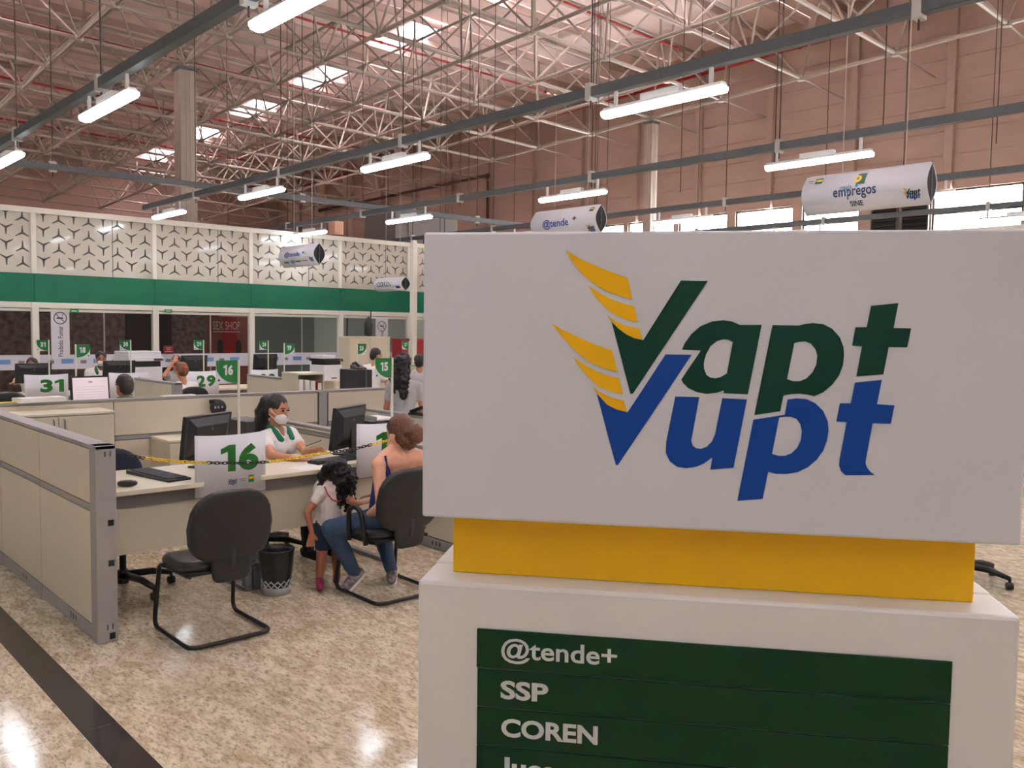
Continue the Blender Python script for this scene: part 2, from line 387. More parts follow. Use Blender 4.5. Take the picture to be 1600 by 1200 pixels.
column(cB.x, cB.y, .15, 'slender pale steel column standing against the beige far wall', None)
# ---- glazed partition wall at the back (X = -17)
XG = -17.0; ZT, ZGT, ZGB, ZSIL = 3.70, 2.555, 2.055, 1.14
wb = sroot('wall_back')
posts = [-2.1, 0.0, 2.1, 4.19, 6.27, 8.23, 10.34, 12.2, 14.3]
for y in posts: obj('post', MB().box(XG-.02, XG+.10, y-.055, y+.055, 0, ZGB), m_white, wb, .006); obj('upper_post', MB().box(XG-.02, XG+.06, y-.04, y+.04, ZGT, ZT-.1), m_white, wb, .006)
obj('top_rail', MB().box(XG-.03, XG+.07, posts[0], posts[-1], ZT-.1, ZT), m_white, wb, .006)
obj('header_rail', MB().box(XG-.03, XG+.08, posts[0], posts[-1], ZGB-.1, ZGB), m_white, wb, .006)
obj('header_ledge', MB().box(XG-.03, XG+.05, posts[0], posts[-1], ZGB-.16, ZGB-.112), m_white, wb, .006)
m_band = M('safety_band', (206, 208, 220), .5)
m_mark1 = M('mark_grey', (120, 120, 120), .6); m_mark2 = M('mark_blue', (96, 136, 190), .6)
def ymark(mb, y, z, s, up):
    for k in range(3):
        a = pi/2+2*pi*k/3+(0 if up else pi); dx, dz = cos(a), sin(a); n_ = (-dz, dx)
        p0 = (y+n_[0]*s*.15, z+n_[1]*s*.15); p1 = (y-n_[0]*s*.15, z-n_[1]*s*.15); q1 = (y+dx*s-n_[0]*s*.06, z+dz*s-n_[1]*s*.06); q0 = (y+dx*s+n_[0]*s*.06, z+dz*s+n_[1]*s*.06)
        mb.add([(XG+.033, *p0), (XG+.033, *p1), (XG+.033, *q1), (XG+.033, *q0)], [(0, 1, 2, 3)])
for a, b in zip(posts[:-1], posts[1:]):
    obj('film_panel', MB().box(XG, XG+.03, a+.04, b-.04, ZGT, ZT-.1), m_cream, wb)
    mb = MB(); n = 8; st = (b-a-.08)/n
    for c in range(n):
        for r_ in range(4):
            up = (c % 2 == 1); y = a+.04+st*(c+.5); z = ZGT+.17+.262*r_+(0.0 if up else .075)
            ymark(mb, y, z, .122, up)
    o = obj('cutout_pattern', mb, m_dark, wb); o['kind'] = 'stuff'
    obj('panel_joint', MB().box(XG+.03, XG+.034, (a+b)/2+.28, (a+b)/2+.29, ZGT, ZT-.1), m_dark, wb)
    obj('green_panel', MB().box(XG-.02, XG+.06, a+.003, b-.003, ZGB, ZGT), m_green, wb)
    mid = (a+b)/2+.12
    for c, d in ((a+.055, mid-.012), (mid+.012, b-.055)): obj('pane', MB().box(XG+.012, XG+.02, c, d, .1, ZGB-.16), m_glass, wb)
    obj('pane_joint', MB().box(XG+.006, XG+.026, mid-.012, mid+.012, .1, ZGB-.16), M('joint_grey', (150, 150, 145), .4), wb)
    obj('sill', MB().box(XG-.03, XG+.06, a+.055, b-.055, 0, .1), m_white, wb)
    bd = obj('safety_band', MB().box(XG+.024, XG+.028, a+.06, b-.06, .87, 1.13), m_band, wb)
    k = 0; y = a+.25
    mk1, mk2 = MB(), MB()
    while y < b-.2:
        (mk1 if k % 2 == 0 else mk2).box(XG+.028, XG+.030, y-.05*(1+k % 2), y+.05*(1+k % 2), .97, 1.03+.02*(k % 2)); k += 1; y += .27
    obj('band_mark', mk1, m_mark1, bd); obj('band_mark', mk2, m_mark2, bd)
# second patterned partition closing the hall towards the window wall (runs along X)
YS = 14.0; ws = sroot('wall_side'); zt_ = aty(1550, 352, YS).z
for k in range(10):
    x0 = -16.4+2.1*k; x1 = x0+2.1
    obj('post', MB().box(x0-.05, x0+.05, YS-.05, YS+.05, 0, zt_), m_white, ws, .006)
    obj('lower_panel', MB().box(x0+.05, x1-.05, YS-.02, YS+.02, 0, 2.05), m_cream, ws); obj('green_panel', MB().box(x0, x1, YS-.06, YS+.02, 2.05, 2.5), m_green, ws)
    obj('film_panel', MB().box(x0+.05, x1-.05, YS-.02, YS+.02, 2.5, zt_-.02), m_cream, ws)
    mb = MB()
    for c in range(8):
        for r_ in range(3):
            up = c % 2 == 1; xx = x0+.05+.25*(c+.5); z = zt_-.12-.262*r_-(.075 if up else 0)
            for q in range(3):
                an = pi/2+2*pi*q/3+(0 if up else pi); dx, dz = cos(an), sin(an); nx_, nz_ = -dz, dx; s_ = .11
                mb.add([(xx+nx_*s_*.14, YS-.022, z+nz_*s_*.14), (xx-nx_*s_*.14, YS-.022, z-nz_*s_*.14), (xx+dx*s_-nx_*s_*.06, YS-.022, z+dz*s_-nz_*s_*.06), (xx+dx*s_+nx_*s_*.06, YS-.022, z+dz*s_+nz_*s_*.06)], [(0, 1, 2, 3)])
    o = obj('cutout_pattern', mb, m_white, ws); o['kind'] = 'stuff'  # white colour stands for window light glowing through the cutouts
# corridor of shops behind the glass
m_stone = M('shop_stone', (120, 92, 84), .8, noise=.5, nscale=9)
m_shut = M('shutter_grey', (112, 110, 104), .5, noise=.05, stretch=(1, 1, 12))
sb = sroot('wall_shop')
obj('stone_wall', MB().box(-20.3, -20, -2.1, 8.9, 0, 2.7), m_stone, sb)
obj('plain_wall', MB().box(-20.3, -20, 8.9, 16.4, 0, 2.7), M('shop_plain', (168, 166, 158), .7), sb)
obj('fascia', MB().box(-20, -19.93, -2.1, 8.9, 1.95, 2.7), M('fascia_dark', (74, 70, 64), .7), sb)
obj('shutter', MB().box(-20, -19.94, 9.6, 11.4, 0, 2.2), m_shut, sb); obj('shutter', MB().box(-20, -19.94, 12.4, 14.2, 0, 2.2), m_shut, sb)
obj('doorway', MB().box(-20, -19.95, 6.75, 7.75, 0, 1.95), M('doorway_dark', (60, 38, 36), .6), sb)
obj('shade_soffit', MB().box(-20.3, XG-.03, -2.1, 16.4, 2.7, 2.8), M('shade_soffit', (120, 116, 108), .8), sb)  # unseen cover added over the corridor to keep it dark behind the glass
# ---- ducts and pipes
def pipe(name, label, cat, pts, r_, mat, n=8, joints=None):
    t_ = thing(name, label, cat, pts[0]); o_ = Vector(pts[0]); P_ = [Vector(p)-o_ for p in pts]
    obj('pipe_run', MB().tube(P_, r_, n), mat, t_, smooth=True)
    jm = MB()
    for a, b in zip(P_[:-1], P_[1:]):
        k = max(1, int((b-a).length/3))
        for q in range(k+1): c = a.lerp(b, q/k); d = (b-a).normalized(); jm.tube([c-d*.05, c+d*.05], r_*1.35, n)
    obj('coupling', jm, mat, t_, smooth=True); return t_
pipe('sprinkler_pipe', 'red sprinkler main running along the top of the beige far wall', 'pipe', [(-44, 23.4, zf(-44, 23)+1.95), (8, 23.4, zf(8, 23)+1.3)], .06, m_red)
for k, x in enumerate((-15.5, -20.8, -26, -31.2, -36.4)):
    pipe('sprinkler_branch', 'thin dark red sprinkler branch crossing under the roof through the space frame', 'pipe', [(x, -2, zf(x, -2)+1.35), (x, 20.4, zf(x, 20.4)+1.35)], .035, m_red)['group'] = 'sprinkler branches'
a = aty(500, 329, 23.7); b = aty(762, 274, 23.7); c = aty(762, 345, 23.7)
pipe('conduit_pipe', 'brown pipe running along the far wall and turning down beside it', 'pipe', [a, b, c], .07, m_brown)
a = aty(475, 341, 23.6); b = aty(474, 365, 23.6)
# ---- cable trays with hanger rods
ZTR = 3.80
def tray(pts, label, name='cable_tray', rods=True, step=3.0, wd=.075, ht=.085, grp=None):
    a, b = Vector(pts[0]), Vector(pts[1]); t_ = thing(name, label, 'cable tray', a, 0, grp); d = b-a; n_ = d.normalized(); sd = n_.cross(Vector((0, 0, 1)))
    obj('channel', MB().bar((0, 0, 0), d, wd, .006).bar(sd*wd/2+Vector((0, 0, ht/2)), d+sd*wd/2+Vector((0, 0, ht/2)), .005, ht).bar(-sd*wd/2+Vector((0, 0, ht/2)), d-sd*wd/2+Vector((0, 0, ht/2)), .005, ht), m_tray, t_)
    L_ = d.length; k = 0; s_ = .7
    while s_ < L_:
        p = n_*s_; w_ = a+p
        if rods:
            obj('hanger_rod', MB().tube([p+Vector((0, 0, -.1)), p+Vector((0, 0, zr(w_.x, w_.y)-w_.z))], .0075, 5), m_rod, t_)
            obj('hanger_clip', MB().box(p.x-.03, p.x+.03, p.y-.05, p.y+.05, p.z-.03, p.z+.12), M('clip', (190, 190, 186), .4), t_)
        s_ += step
    return t_
TY = {2.66: 'grey cable tray carrying the tube lights over the numbered service desks', 5.97: 'grey cable tray carrying the tube lights over the service hall aisle', 9.2: 'grey cable tray above the pale hanging jobs banner', 12.5: 'grey cable tray between the hanging jobs banner and the far windows', 15.8: 'grey cable tray farthest toward the window wall'}
for y, lb in TY.items(): tray([(4, y, ZTR), (-16.6 if y < 9 else -24, y, ZTR)], lb, step=2.93)
tray([(4, -.6, ZTR), (-16.6, -.6, ZTR)], 'grey cable tray overhead behind the viewpoint', step=2.93)
tray([(-13.87, -1, ZTR+.09), (-13.87, 18, ZTR+.09)], 'grey cross tray lying over the other trays near the patterned partition', step=4)
# loose vertical drop wires from the roof
for k, (px, py, Y) in enumerate(((1070, 20, 13), (735, 60, 11), (1215, 100, 12.2), (1385, 60, 10.5), (1565, 40, 12.5), (690, 60, 14), (660, 50, 9.5), (490, 60, 11))):
    q = aty(px, py, Y); top = zr(q.x, Y)
    o = obj('drop_rod', MB().tube([(0, 0, 0), (0, 0, top-4.2)], .008, 5), m_rod, None, loc=(q.x, Y, 4.2)); tag(o, 'thin dark suspension rod dropping from the roof into the open hall', 'rod', 'suspension rods')
# ---- tube lights
m_tube = M('tube_glow', (255, 252, 245), .5, emit=(238, 246, 255), estr=LAMP)
m_hous = M('light_housing', (225, 225, 222), .4)
def make_light():
    t_ = thing('pendant_light', 'white tube light fitting hanging under a cable tray, switched on', 'ceiling light', (0, 0, 0), 0, 'tube lights under the cable trays')
    obj('housing', MB().prism([(-.055, .0), (.055, 0), (.03, .035), (-.03, .035)], -.62, .62, Matrix(((0, 0, 1, 0), (1, 0, 0, 0), (0, 1, 0, 0), (0, 0, 0, 1)))), m_hous, t_)
    mb = MB()
    prof = [(-.058, 0), (-.06, -.02), (-.045, -.045), (0, -.055), (.045, -.045), (.06, -.02), (.058, 0)]
    mb.prism(prof, -.625, .625, Matrix(((0, 0, 1, 0), (1, 0, 0, 0), (0, 1, 0, 0), (0, 0, 0, 1))))
    obj('diffuser', mb, m_tube, t_)
    obj('driver_box', MB().box(-.2, .2, -.035, .035, .035, .085), m_hous, t_)
    for s_ in (-.5, .5): obj('strap', MB().box(s_-.015, s_+.015, -.012, .012, .035, .20), m_hous, t_)
    return t_
lp = make_light(); first = True
spots = []
for y, xs in ((2.66, (-4.75, -8.26, -11.9, -15.5)), (5.97, (-4.69, -8.60, -11.97, -15.45)), (9.2, (-5.01, -8.8, -12.8, -16.3)), (12.5, (-5.4, -9.3, -13.1)), (15.8, (-5.0, -9.0)), (-.6, (-4.7, -8.3, -11.9))):
    spots += [(x, y) for x in xs]
    spots += [(x, y) for x in (-1.1, 2.5) if y < 14]
for x, y in spots:
    o = lp if first else copy_tree(lp); first = False; o.location = (x, y, 3.63)
    o['label'] = {2.66: 'lit tube light under the tray that runs over the numbered desks', 5.97: 'lit tube light under the tray over the hall aisle', 9.2: 'lit tube light under the tray above the hanging jobs banner', 12.5: 'lit tube light under the tray between jobs banner and far windows', 15.8: 'lit tube light under the tray nearest the window wall', -.6: 'lit tube light under the tray behind the viewpoint'}[y]; o['group'] = 'tube lights, tray %d' % (sorted({q[1] for q in spots}).index(y)+1)

for y in (3.2, 6.4, 9.6, 12.8):          # unseen fittings added to brighten the shop corridor
    o = copy_tree(lp); o.location = (-18.3, y, 2.50); o.rotation_euler = (0, 0, pi/2); o['label'] = 'added unseen tube light brightening the shop corridor behind the glass wall'; o['group'] = 'added corridor lights'
# ================================================================== OBJECTS
def fit(me, x0, x1, y0, y1, z=0.0):
    xs = [v.co.x for v in me.vertices]; ys_ = [v.co.y for v in me.vertices]
    sx = (x1-x0)/(max(xs)-min(xs)); sy = (y1-y0)/(max(ys_)-min(ys_)); mx, my = min(xs), min(ys_)
    for v in me.vertices: v.co.x = x0+(v.co.x-mx)*sx; v.co.y = y0+(v.co.y-my)*sy; v.co.z += z
    return me
def fit_text(body, x0, x1, y0, y1, fr, mat, parent, name='lettering', **k):
    me = fit(text_mesh(body, 1.0, ext=.0, **k), x0, x1, y0, y1, .0); me.transform(fr); me.materials.append(mat); return obj(name, me, mat, parent)
def numeral(num):
    """bold figures; the figure one is a plain flagged stroke without a foot"""
    mb = MB(); x = 0.0
    for ch_ in num:
        if ch_ == '1': me = curve_mesh([[(0, .66), (0, .86), (.30, 1.0), (.53, 1.0), (.53, 0), (.25, 0), (.25, .75)]], 0, 'n'); w_ = .53
        else: w_ = .72; me = fit(text_mesh(ch_, 1.0, ext=0, bold=.05), 0, w_, -.01, 1.01)
        mb.add([(v.co.x+x, v.co.y, 0) for v in me.vertices], [tuple(p.vertices) for p in me.polygons]); bpy.data.meshes.remove(me); x += w_+.11
    me = bpy.data.meshes.new('number_print'); me.from_pydata(mb.v, [], mb.f); return me
XZ = Matrix(((1, 0, 0, 0), (0, 0, -1, 0), (0, 1, 0, 0), (0, 0, 0, 1)))      # local x,y -> x,z facing -y
# ---- the company mark, traced as outlines (pixel outlines on the sign front)
C1 = lambda p: [(840+x/5, 370+y/5) for x, y in p]
C2 = lambda p: [(1120+x/5, 450+y/5) for x, y in p]
C3 = lambda p: [(880+x/5, 560+y/5) for x, y in p]
C4 = lambda p: [(1120+x/5, 560+y/5) for x, y in p]
LOGO = [
 ('feather', 'y', [C1([(218, 105), (330, 170), (450, 225), (600, 285), (703, 320), (740, 487), (640, 462), (520, 415), (430, 360), (340, 280), (270, 195)])]),
 ('feather', 'y', [C1([(392, 378), (470, 430), (560, 480), (650, 515), (755, 545), (783, 667), (700, 650), (610, 612), (530, 555), (450, 470)])]),
 ('feather', 'y', [C1([(545, 612), (610, 660), (690, 695), (795, 718), (818, 803), (750, 790), (690, 760), (630, 715), (578, 660)])]),
 ('letter_v', 'g', [C1([(578, 662), (630, 717), (690, 762), (750, 792), (825, 808), (1120, 342), (1330, 345), (745, 1225), (724, 1225)])]),
 ('feather', 'y', [C1([(105, 672), (200, 730), (330, 790), (460, 845), (583, 888), (625, 1055), (520, 1030), (400, 975), (290, 885), (190, 780)])]),
 ('feather', 'y', [[(895.6, 558), (912, 569), (930, 579), (950, 587), (967.4, 591.5), (973.4, 616), (955, 611.5), (935, 603.5), (918, 588), (905, 573)]]),
 ('feather', 'y', [C3([(232, 222), (290, 265), (380, 305), (475, 332), (498, 418), (420, 400), (340, 358), (262, 270)])]),
 ('letter_v', 'b', [C3([(262, 273), (340, 361), (420, 403), (503, 422)])+[(1040, 553.6), (1080.6, 554.4)]+C3([(427, 833), (411, 833)])]),
 ('letter_a', 'g', [[(1065.4, 546.4), (1070, 536), (1080, 522), (1094, 510), (1112, 502.4), (1130, 500.4), (1144, 502.4), (1156, 507.6), (1190, 507.6), (1168.4, 616), (1131, 614.4), (1130.6, 610), (1120, 613.6), (1104, 615.4), (1088, 612.4), (1075, 606), (1067, 598), (1064.4, 593), (1095, 547.6)],
   [(1145, 534.4), (1138, 531), (1130, 530), (1120, 533), (1110, 541), (1103, 554), (1099.6, 567), (1100, 576), (1104, 586), (1110, 590), (1118, 591), (1126, 589), (1135.6, 583.6)]]),
 ('letter_p', 'g', [C2([(435, 290), (640, 293), (690, 280), (750, 274), (830, 282), (900, 318), (960, 385), (988, 460), (993, 520), (985, 600), (955, 680), (900, 755), (830, 815), (760, 845), (700, 832), (640, 825), (580, 828), (520, 840), (495, 962), (293, 992)]),
   C2([(605, 430), (650, 420), (690, 418), (735, 435), (770, 480), (783, 530), (775, 600), (745, 660), (700, 705), (650, 727), (600, 728), (548, 712)])]),
 ('letter_t', 'g', [C2([(1203, 140), (1417, 118), (1380, 312), (1517, 316), (1485, 464), (1342, 461), (1300, 675), (1088, 692), (1133, 455), (1055, 450), (1082, 307), (1170, 306)])]),
 ('letter_u', 'b', [C3([(875, 297), (1063, 302), (1000, 640), (1010, 680), (1035, 700), (1075, 706), (1120, 690), (1160, 650), (1185, 595), (1242, 310), (1435, 320), (1330, 853), (1148, 868), (1165, 772), (1100, 820), (1040, 845), (960, 857), (890, 845), (830, 800), (800, 735), (805, 650)])]),
 ('letter_p', 'b', [C4([(285, 478), (530, 440), (552, 320), (620, 312), (700, 318), (770, 350), (830, 410), (865, 490), (872, 560), (860, 640), (830, 720), (780, 790), (710, 850), (630, 888), (540, 902), (460, 900), (400, 885), (357, 1096), (160, 1112)]),
   C4([(487, 462), (530, 455), (575, 455), (620, 470), (652, 515), (663, 570), (655, 640), (625, 700), (580, 742), (530, 760), (480, 760), (430, 745)])]),
 ('letter_t', 'b', [C4([(1078, 188), (1288, 167), (1250, 357), (1387, 366), (1358, 510), (1216, 506), (1165, 780), (1160, 820), (1175, 855), (1200, 885), (1233, 910), (1005, 912), (970, 880), (955, 840), (958, 790), (1013, 497), (932, 493), (960, 350), (1045, 350)])]),
]
m_lg = {'y': M('print_yellow', (226, 174, 10), .5, spec=.25), 'g': M('print_green', (0, 56, 42), .5, spec=.25), 'b': M('print_blue', (0, 62, 146), .5, spec=.25)}
# ---- foreground totem sign
PH = radians(38.075); TU = Vector((cos(PH), sin(PH), 0)); TN = Vector((-sin(PH), cos(PH), 0)); TD = 1.4
def tpl(x, y, dist=TD):
    v = ray(x, y); p = CAM+v*(dist/v.dot(TN)); return ((p-TA).dot(TU), p.z)
TA = Vector((0, 0, 0)); _v = ray(653, 907); _p = CAM+_v*(TD/_v.dot(TN)); TA = Vector((_p.x, _p.y, 0))
tot = thing('totem_sign', 'large white totem sign with yellow neck, coloured winged logo and green directory plates', 'sign', TA, PH)
m_tw = M('totem_white', (226, 225, 222), .32, noise=.015, nscale=3)
m_sw = M('sign_white', (216, 217, 222), .3, noise=.01, nscale=3)
m_ty = M('totem_yellow', (236, 184, 0), .35, noise=.03, nscale=4)
ped = obj('pedestal', MB().box(0, .94, 0, .1215, 0, 1.257), m_tw, tot, .006)
obj('pedestal_rear', MB().box(-.002, .942, .1245, .262, 0, 1.257), m_tw, tot, .006)
x0 = tpl(707.5, 893, 1.462)[0]; x1 = tpl(1520.5, 945, 1.462)[0]
obj('neck', MB().box(x0, x1, .062, .215, 1.257, 1.366), m_ty, tot, .002)
sb_ = obj('sign_box', MB().box(.006, .934, 0, .26, 1.366, 1.838), m_sw, tot, .004)
LU = []
for nm, c, spl in LOGO:
    q = [[tpl(*p) for p in s_] for s_ in spl]; LU.append((nm, c, q))
    me = curve_mesh(q, .0, nm); me.transform(Matrix.Translation((0, -.0012, 0)) @ XZ); me.materials.append(m_lg[c]); obj(nm, me, m_lg[c], sb_)
def mini_logo(parent, fr, w_, mat=None):       # the same mark at a small size, origin at its lower left
    us = [p[0] for l in LU for s_ in l[2] for p in s_]; zs = [p[1] for l in LU for s_ in l[2] for p in s_]
    s_ = w_/(max(us)-min(us)); u0, z0 = min(us), min(zs)
    for col in 'ygb':
        me = None; mb = MB()
        for nm, c, q in LU:
            if c != col: continue
            m_ = curve_mesh([[((a-u0)*s_, (b-z0)*s_) for a, b in k] for k in q], 0, nm)
            mb.add([v.co.copy() for v in m_.vertices], [tuple(p.vertices) for p in m_.polygons]); bpy.data.meshes.remove(m_)
        me = bpy.data.meshes.new('logo_print'); me.from_pydata(mb.v, [], mb.f); me.transform(fr); me.materials.append(m_lg[col]); obj('logo_print', me, m_lg[col], parent)
m_pl = M('plate_green', (2, 50, 26), .3, noise=.04, spec=.25); m_lt = M('plate_letter', (205, 210, 210), .4)
xa, xb = tpl(746, 980)[0], tpl(1487, 1034)[0]
PZ = [1.1835, 1.1160, 1.0500, .9838, .9176, .8514]
TXT = [('@tende+', 784, 964, 993, 1039), ('SSP', 783, 857, 1061, 1092), ('COREN', 784, 934, 1120, 1160), ('Juceg', 782, 892, 1177, 1221)]
for k in range(5):
    pl = obj('directory_plate', MB().box(xa+(.0015 if k else 0), xb, -.004, 0, PZ[k+1]+.0008, PZ[k]-.0008), m_pl, tot, .0008)
    if k < 4:
        s_, ax, bx_, ay, by = TXT[k]; u0, zt = tpl(ax, ay); u1, zb = tpl(bx_, by)
        hh = {0: .043, 1: .032, 2: .032, 3: .044}[k]; zc = tpl(ax, ay if k != 3 else 1180)[1]
        zc -= .0 if k else .002
        fit_text(s_, u0, u1, zc-hh, zc, Matrix.Translation((0, -.0045, 0)) @ XZ, m_lt, pl, bold=.034 if k else .017)
# ---- office partitions
m_pan = M('partition_laminate', (208, 200, 180), .45, noise=.02, nscale=3)
m_gry = M('partition_grey', (150, 148, 146), .45, noise=.03)
m_gap = M('partition_gap', (52, 48, 42), .7)
m_blk = M('black_plastic', (26, 26, 28), .45, noise=.05)
m_hole = M('socket_black', (14, 14, 15), .6)
def partition(label, x0, x1, y0, y1, seams, ht=1.05, endposts=(), lowest=0.0, name='office_partition'):
    """runs along the longer side; seams are positions along it"""
    t_ = thing(name, label, 'partition', (x0, y0, 0)); along = 'x' if abs(x1-x0) > abs(y1-y0) else 'y'
    L_ = (x1-x0) if along == 'x' else (y1-y0); T_ = (y1-y0) if along == 'x' else (x1-x0)
    def bx(a, b, c0, c1, z0, z1): return MB().box(a, b, c0, c1, z0, z1) if along == 'x' else MB().box(c0, c1, a, b, z0, z1)
    obj('core', bx(.01, L_-.02, .012, T_-.012, .02, ht-.03), m_gap, t_)
    obj('cap_rail', bx(0, L_, -.002, T_+.002, ht-.022, ht), m_gry, t_, .003)
    s = [0]+list(seams)+[L_]
    for a, b in zip(s[:-1], s[1:]):
        a += .004; b -= .004
        if any(abs((a+b)/2-(e+.05)) < .06 for e in endposts): continue
        for c0, c1 in ((0, .012), (T_-.012, T_)):
            obj('upper_panel', bx(a, b, c0, c1, .735, ht-.026), m_pan, t_, .002)
            obj('lower_panel', bx(a, b, c0, c1, .088, .69), m_pan, t_, .002)
            obj('middle_rail', bx(a, b, c0+.001, c1-.001, .697, .729), m_gry, t_)
            bs = obj('base_rail', bx(a, b, c0+.0005, c1-.0005, .004, .080), m_gry, t_, .002)
            mb = MB(); c = a+(b-a)*.55
            for k in range(3):
                for q in (c0-.0006,) if c0 == 0 else (c1+.0006,): mb.add(bx(c+.045*k, c+.045*k+.012, q-.0003, q+.0003, .03, .062).v, [(0, 1, 3, 2), (4, 6, 7, 5), (0, 4, 5, 1), (2, 3, 7, 6), (0, 2, 6, 4), (1, 5, 7, 3)])
            obj('base_slot', mb, m_gap, bs)
    for e in endposts:
        p = obj('end_post', bx(e, e+.095, -.004, T_+.004, 0, ht), m_gry, t_, .004)
    return t_
# left partition of the near booth, its end post towards the camera
pa = partition('long beige partition with grey end post beside desk 16, black socket squares in the post', -7.72, -4.757, 1.446, 1.543, [.92, 1.90], endposts=(2.868,))
post = [c for c in pa.children if c.name.startswith('end_post')][0]
for z in (.64, .425, .035): obj('socket_hole', MB().box(2.9635, 2.9665, .056, .085, z-.016, z+.016), m_hole, post)
for z in (1.005, .085):
    for y in (.044, .070): obj('slot', MB().box(2.9635, 2.9665, y, y+.005, z-.014, z+.014), m_gap, post)
pb_ = partition('long beige partition behind the desks of counters 15 and 16, with grey post', -7.80, -7.72, 1.35, 6.6, [1.15, 2.28, 3.105, 3.22, 4.3], endposts=(3.115,))
post = [c for c in pb_.children if c.name.startswith('end_post')][0]
for z in (.66, .45, .2): obj('socket_hole', MB().box(.0835, .0865, 3.15, 3.18, z-.016, z+.016), m_hole, post)
partition('short beige partition with grey end post beside counter 29 visitors', -10.75, -9.5, 3.72, 3.80, [.62, 1.15], endposts=(1.155,))
partition('short beige partition with grey end post below counter 28', -10.85, -9.52, 5.20, 5.28, [.75, 1.23], endposts=(1.235,))
partition('beige partition beside the tall filing cupboard and printer', -13.4, -11.9, 8.95, 9.03, [.8])
partition('beige low partition at the right of desk 15 carrying a hole punch', -7.70, -6.25, 4.84, 4.92, [.7], ht=.87)
partition('beige partition closing the booth beyond the seated visitor', -7.70, -4.80, 4.02, 4.11, [1.0, 2.0, 2.80], endposts=(2.805,), ht=.78)
# ---- desks
m_top = M('desk_top', (226, 219, 196), .35, noise=.02)
m_under = M('desk_beam', (132, 130, 130), .45); m_leg = M('desk_leg', (120, 124, 128), .4, .2)
def arc(cx, cy, r_, a0, a1, n=5): return [(cx+r_*cos(radians(a0+(a1-a0)*k/n)), cy+r_*sin(radians(a0+(a1-a0)*k/n))) for k in range(n+1)]
def desk(label, xf, y0, y1, notch, dirn=1, depth=.75, parts=True):
    """top front edge at x = xf; dirn=+1 front faces +x. notch = y where the front is cut back for the number board"""
    t_ = thing('service_desk', label, 'desk', (xf, y0, 0)); L_ = y1-y0; nt_ = notch-y0
    P_ = [(-depth, 0), (0, 0)]+arc(-.03, nt_-.03, .03, 0, 90)+[(-.09, nt_), (-.09, L_), (-depth, L_)]
    P_ = [(x*dirn, y) for x, y in P_]
    obj('desk_top', MB().prism(P_ if dirn > 0 else P_[::-1], .722, .75), m_top, t_, .004)
    s_ = lambda a, b: (min(a*dirn, b*dirn), max(a*dirn, b*dirn))
    obj('front_beam', MB().box(*s_(-.125, -.10), .03, L_-.03, .635, .72), m_under, t_)
    obj('modesty_panel', MB().box(*s_(-.14, -.118), .03, L_-.03, .36, .655), m_pan, t_)
    for y in (.0, L_-.05):
        obj('leg', MB().box(*s_(-.11, -.16), y, y+.05, .03, .72), m_leg, t_, .006); obj('foot', MB().box(*s_(-.11, -.62), y, y+.05, 0, .03), m_leg, t_, .006)
    return t_
desk('cream service desk with rounded end holding the mouse and keyboard, counter 16', -5.02, 1.555, 2.49, 2.145)
desk('cream service desk where the masked attendant leans, papers on it, counter 15', -5.02, 2.50, 3.55, 3.17)
for y, n_ in ((3.0-1.0, 31), (3.08, 30), (4.16, 29), (5.24, 28)):
    desk({31: 'pale desk behind board 31 next to the staff member with only hair showing', 30: 'pale desk of the masked man behind board 30', 29: 'pale desk where a woman props her head behind board 29', 28: 'pale desk behind the cut off board 28'}[n_], -12.5, y+.1, y+1.14, y+.85)
for y, n_ in ((2.45, 18), (3.95, 19), (5.4, 20)):
    desk({18: 'pale desk under flag 18 carrying the lit pink monitor', 19: 'pale desk under flag 19 near the rack of binders', 20: 'pale desk under flag 20 carrying a computer case and telephone'}[n_], -10.2, y, y+1.1, y+.8, dirn=-1)
# ---- low cupboards
def cupboard(label, x0, x1, y0, y1, z1, face='x', doors=1, handle=True, name='cupboard', dz0=.06):
    t_ = thing(name, label, 'cupboard', (x0, y0, 0)); w_, d_ = x1-x0, y1-y0
    obj('carcass', MB().box(0, w_-.018, 0, d_, 0, z1-.02), m_pan, t_, .003)
    obj('top_board', MB().box(-.0, w_+.004, -.004, d_+.004, z1-.02, z1), m_top, t_, .004)
    for k in range(doors):
        a = d_*k/doors+.003; b = d_*(k+1)/doors-.003
        dr = obj('door', MB().box(w_-.018, w_, a, b, dz0, z1-.026), m_pan, t_, .002)
        if handle:
            y = (b-.035) if (k % 2 == 0 and doors > 1) else a+.035
            obj('handle', MB().tube([(w_, y, z1-.16), (w_+.022, y, z1-.15), (w_+.022, y, z1-.06), (w_, y, z1-.05)], .005, 6), M('handle_metal', (120, 118, 112), .35, .6), dr)
    return t_
cupboard('low beige two door cupboard with bow handles in the corner of the left partition', -7.715, -7.35, 1.555, 2.385, .985, doors=2)
cupboard('small beige pedestal cupboard behind the counter 16 monitor', -7.71, -7.28, 2.80, 3.35, .715, doors=1, handle=False)
cupboard('tall beige filing cupboard with two doors standing near the glass wall', -15.95, -15.5, 9.68, 10.68, 1.50, doors=2, handle=False)
cupboard('beige base cupboard carrying the multifunction printer at the right of counter 28', -14.3, -13.7, 8.25, 8.98, .72, doors=1, handle=False)
cupboard('beige base cupboard carrying the wide copier by the window post', -14.9, -14.2, 4.75, 5.55, .60, doors=1, handle=False)
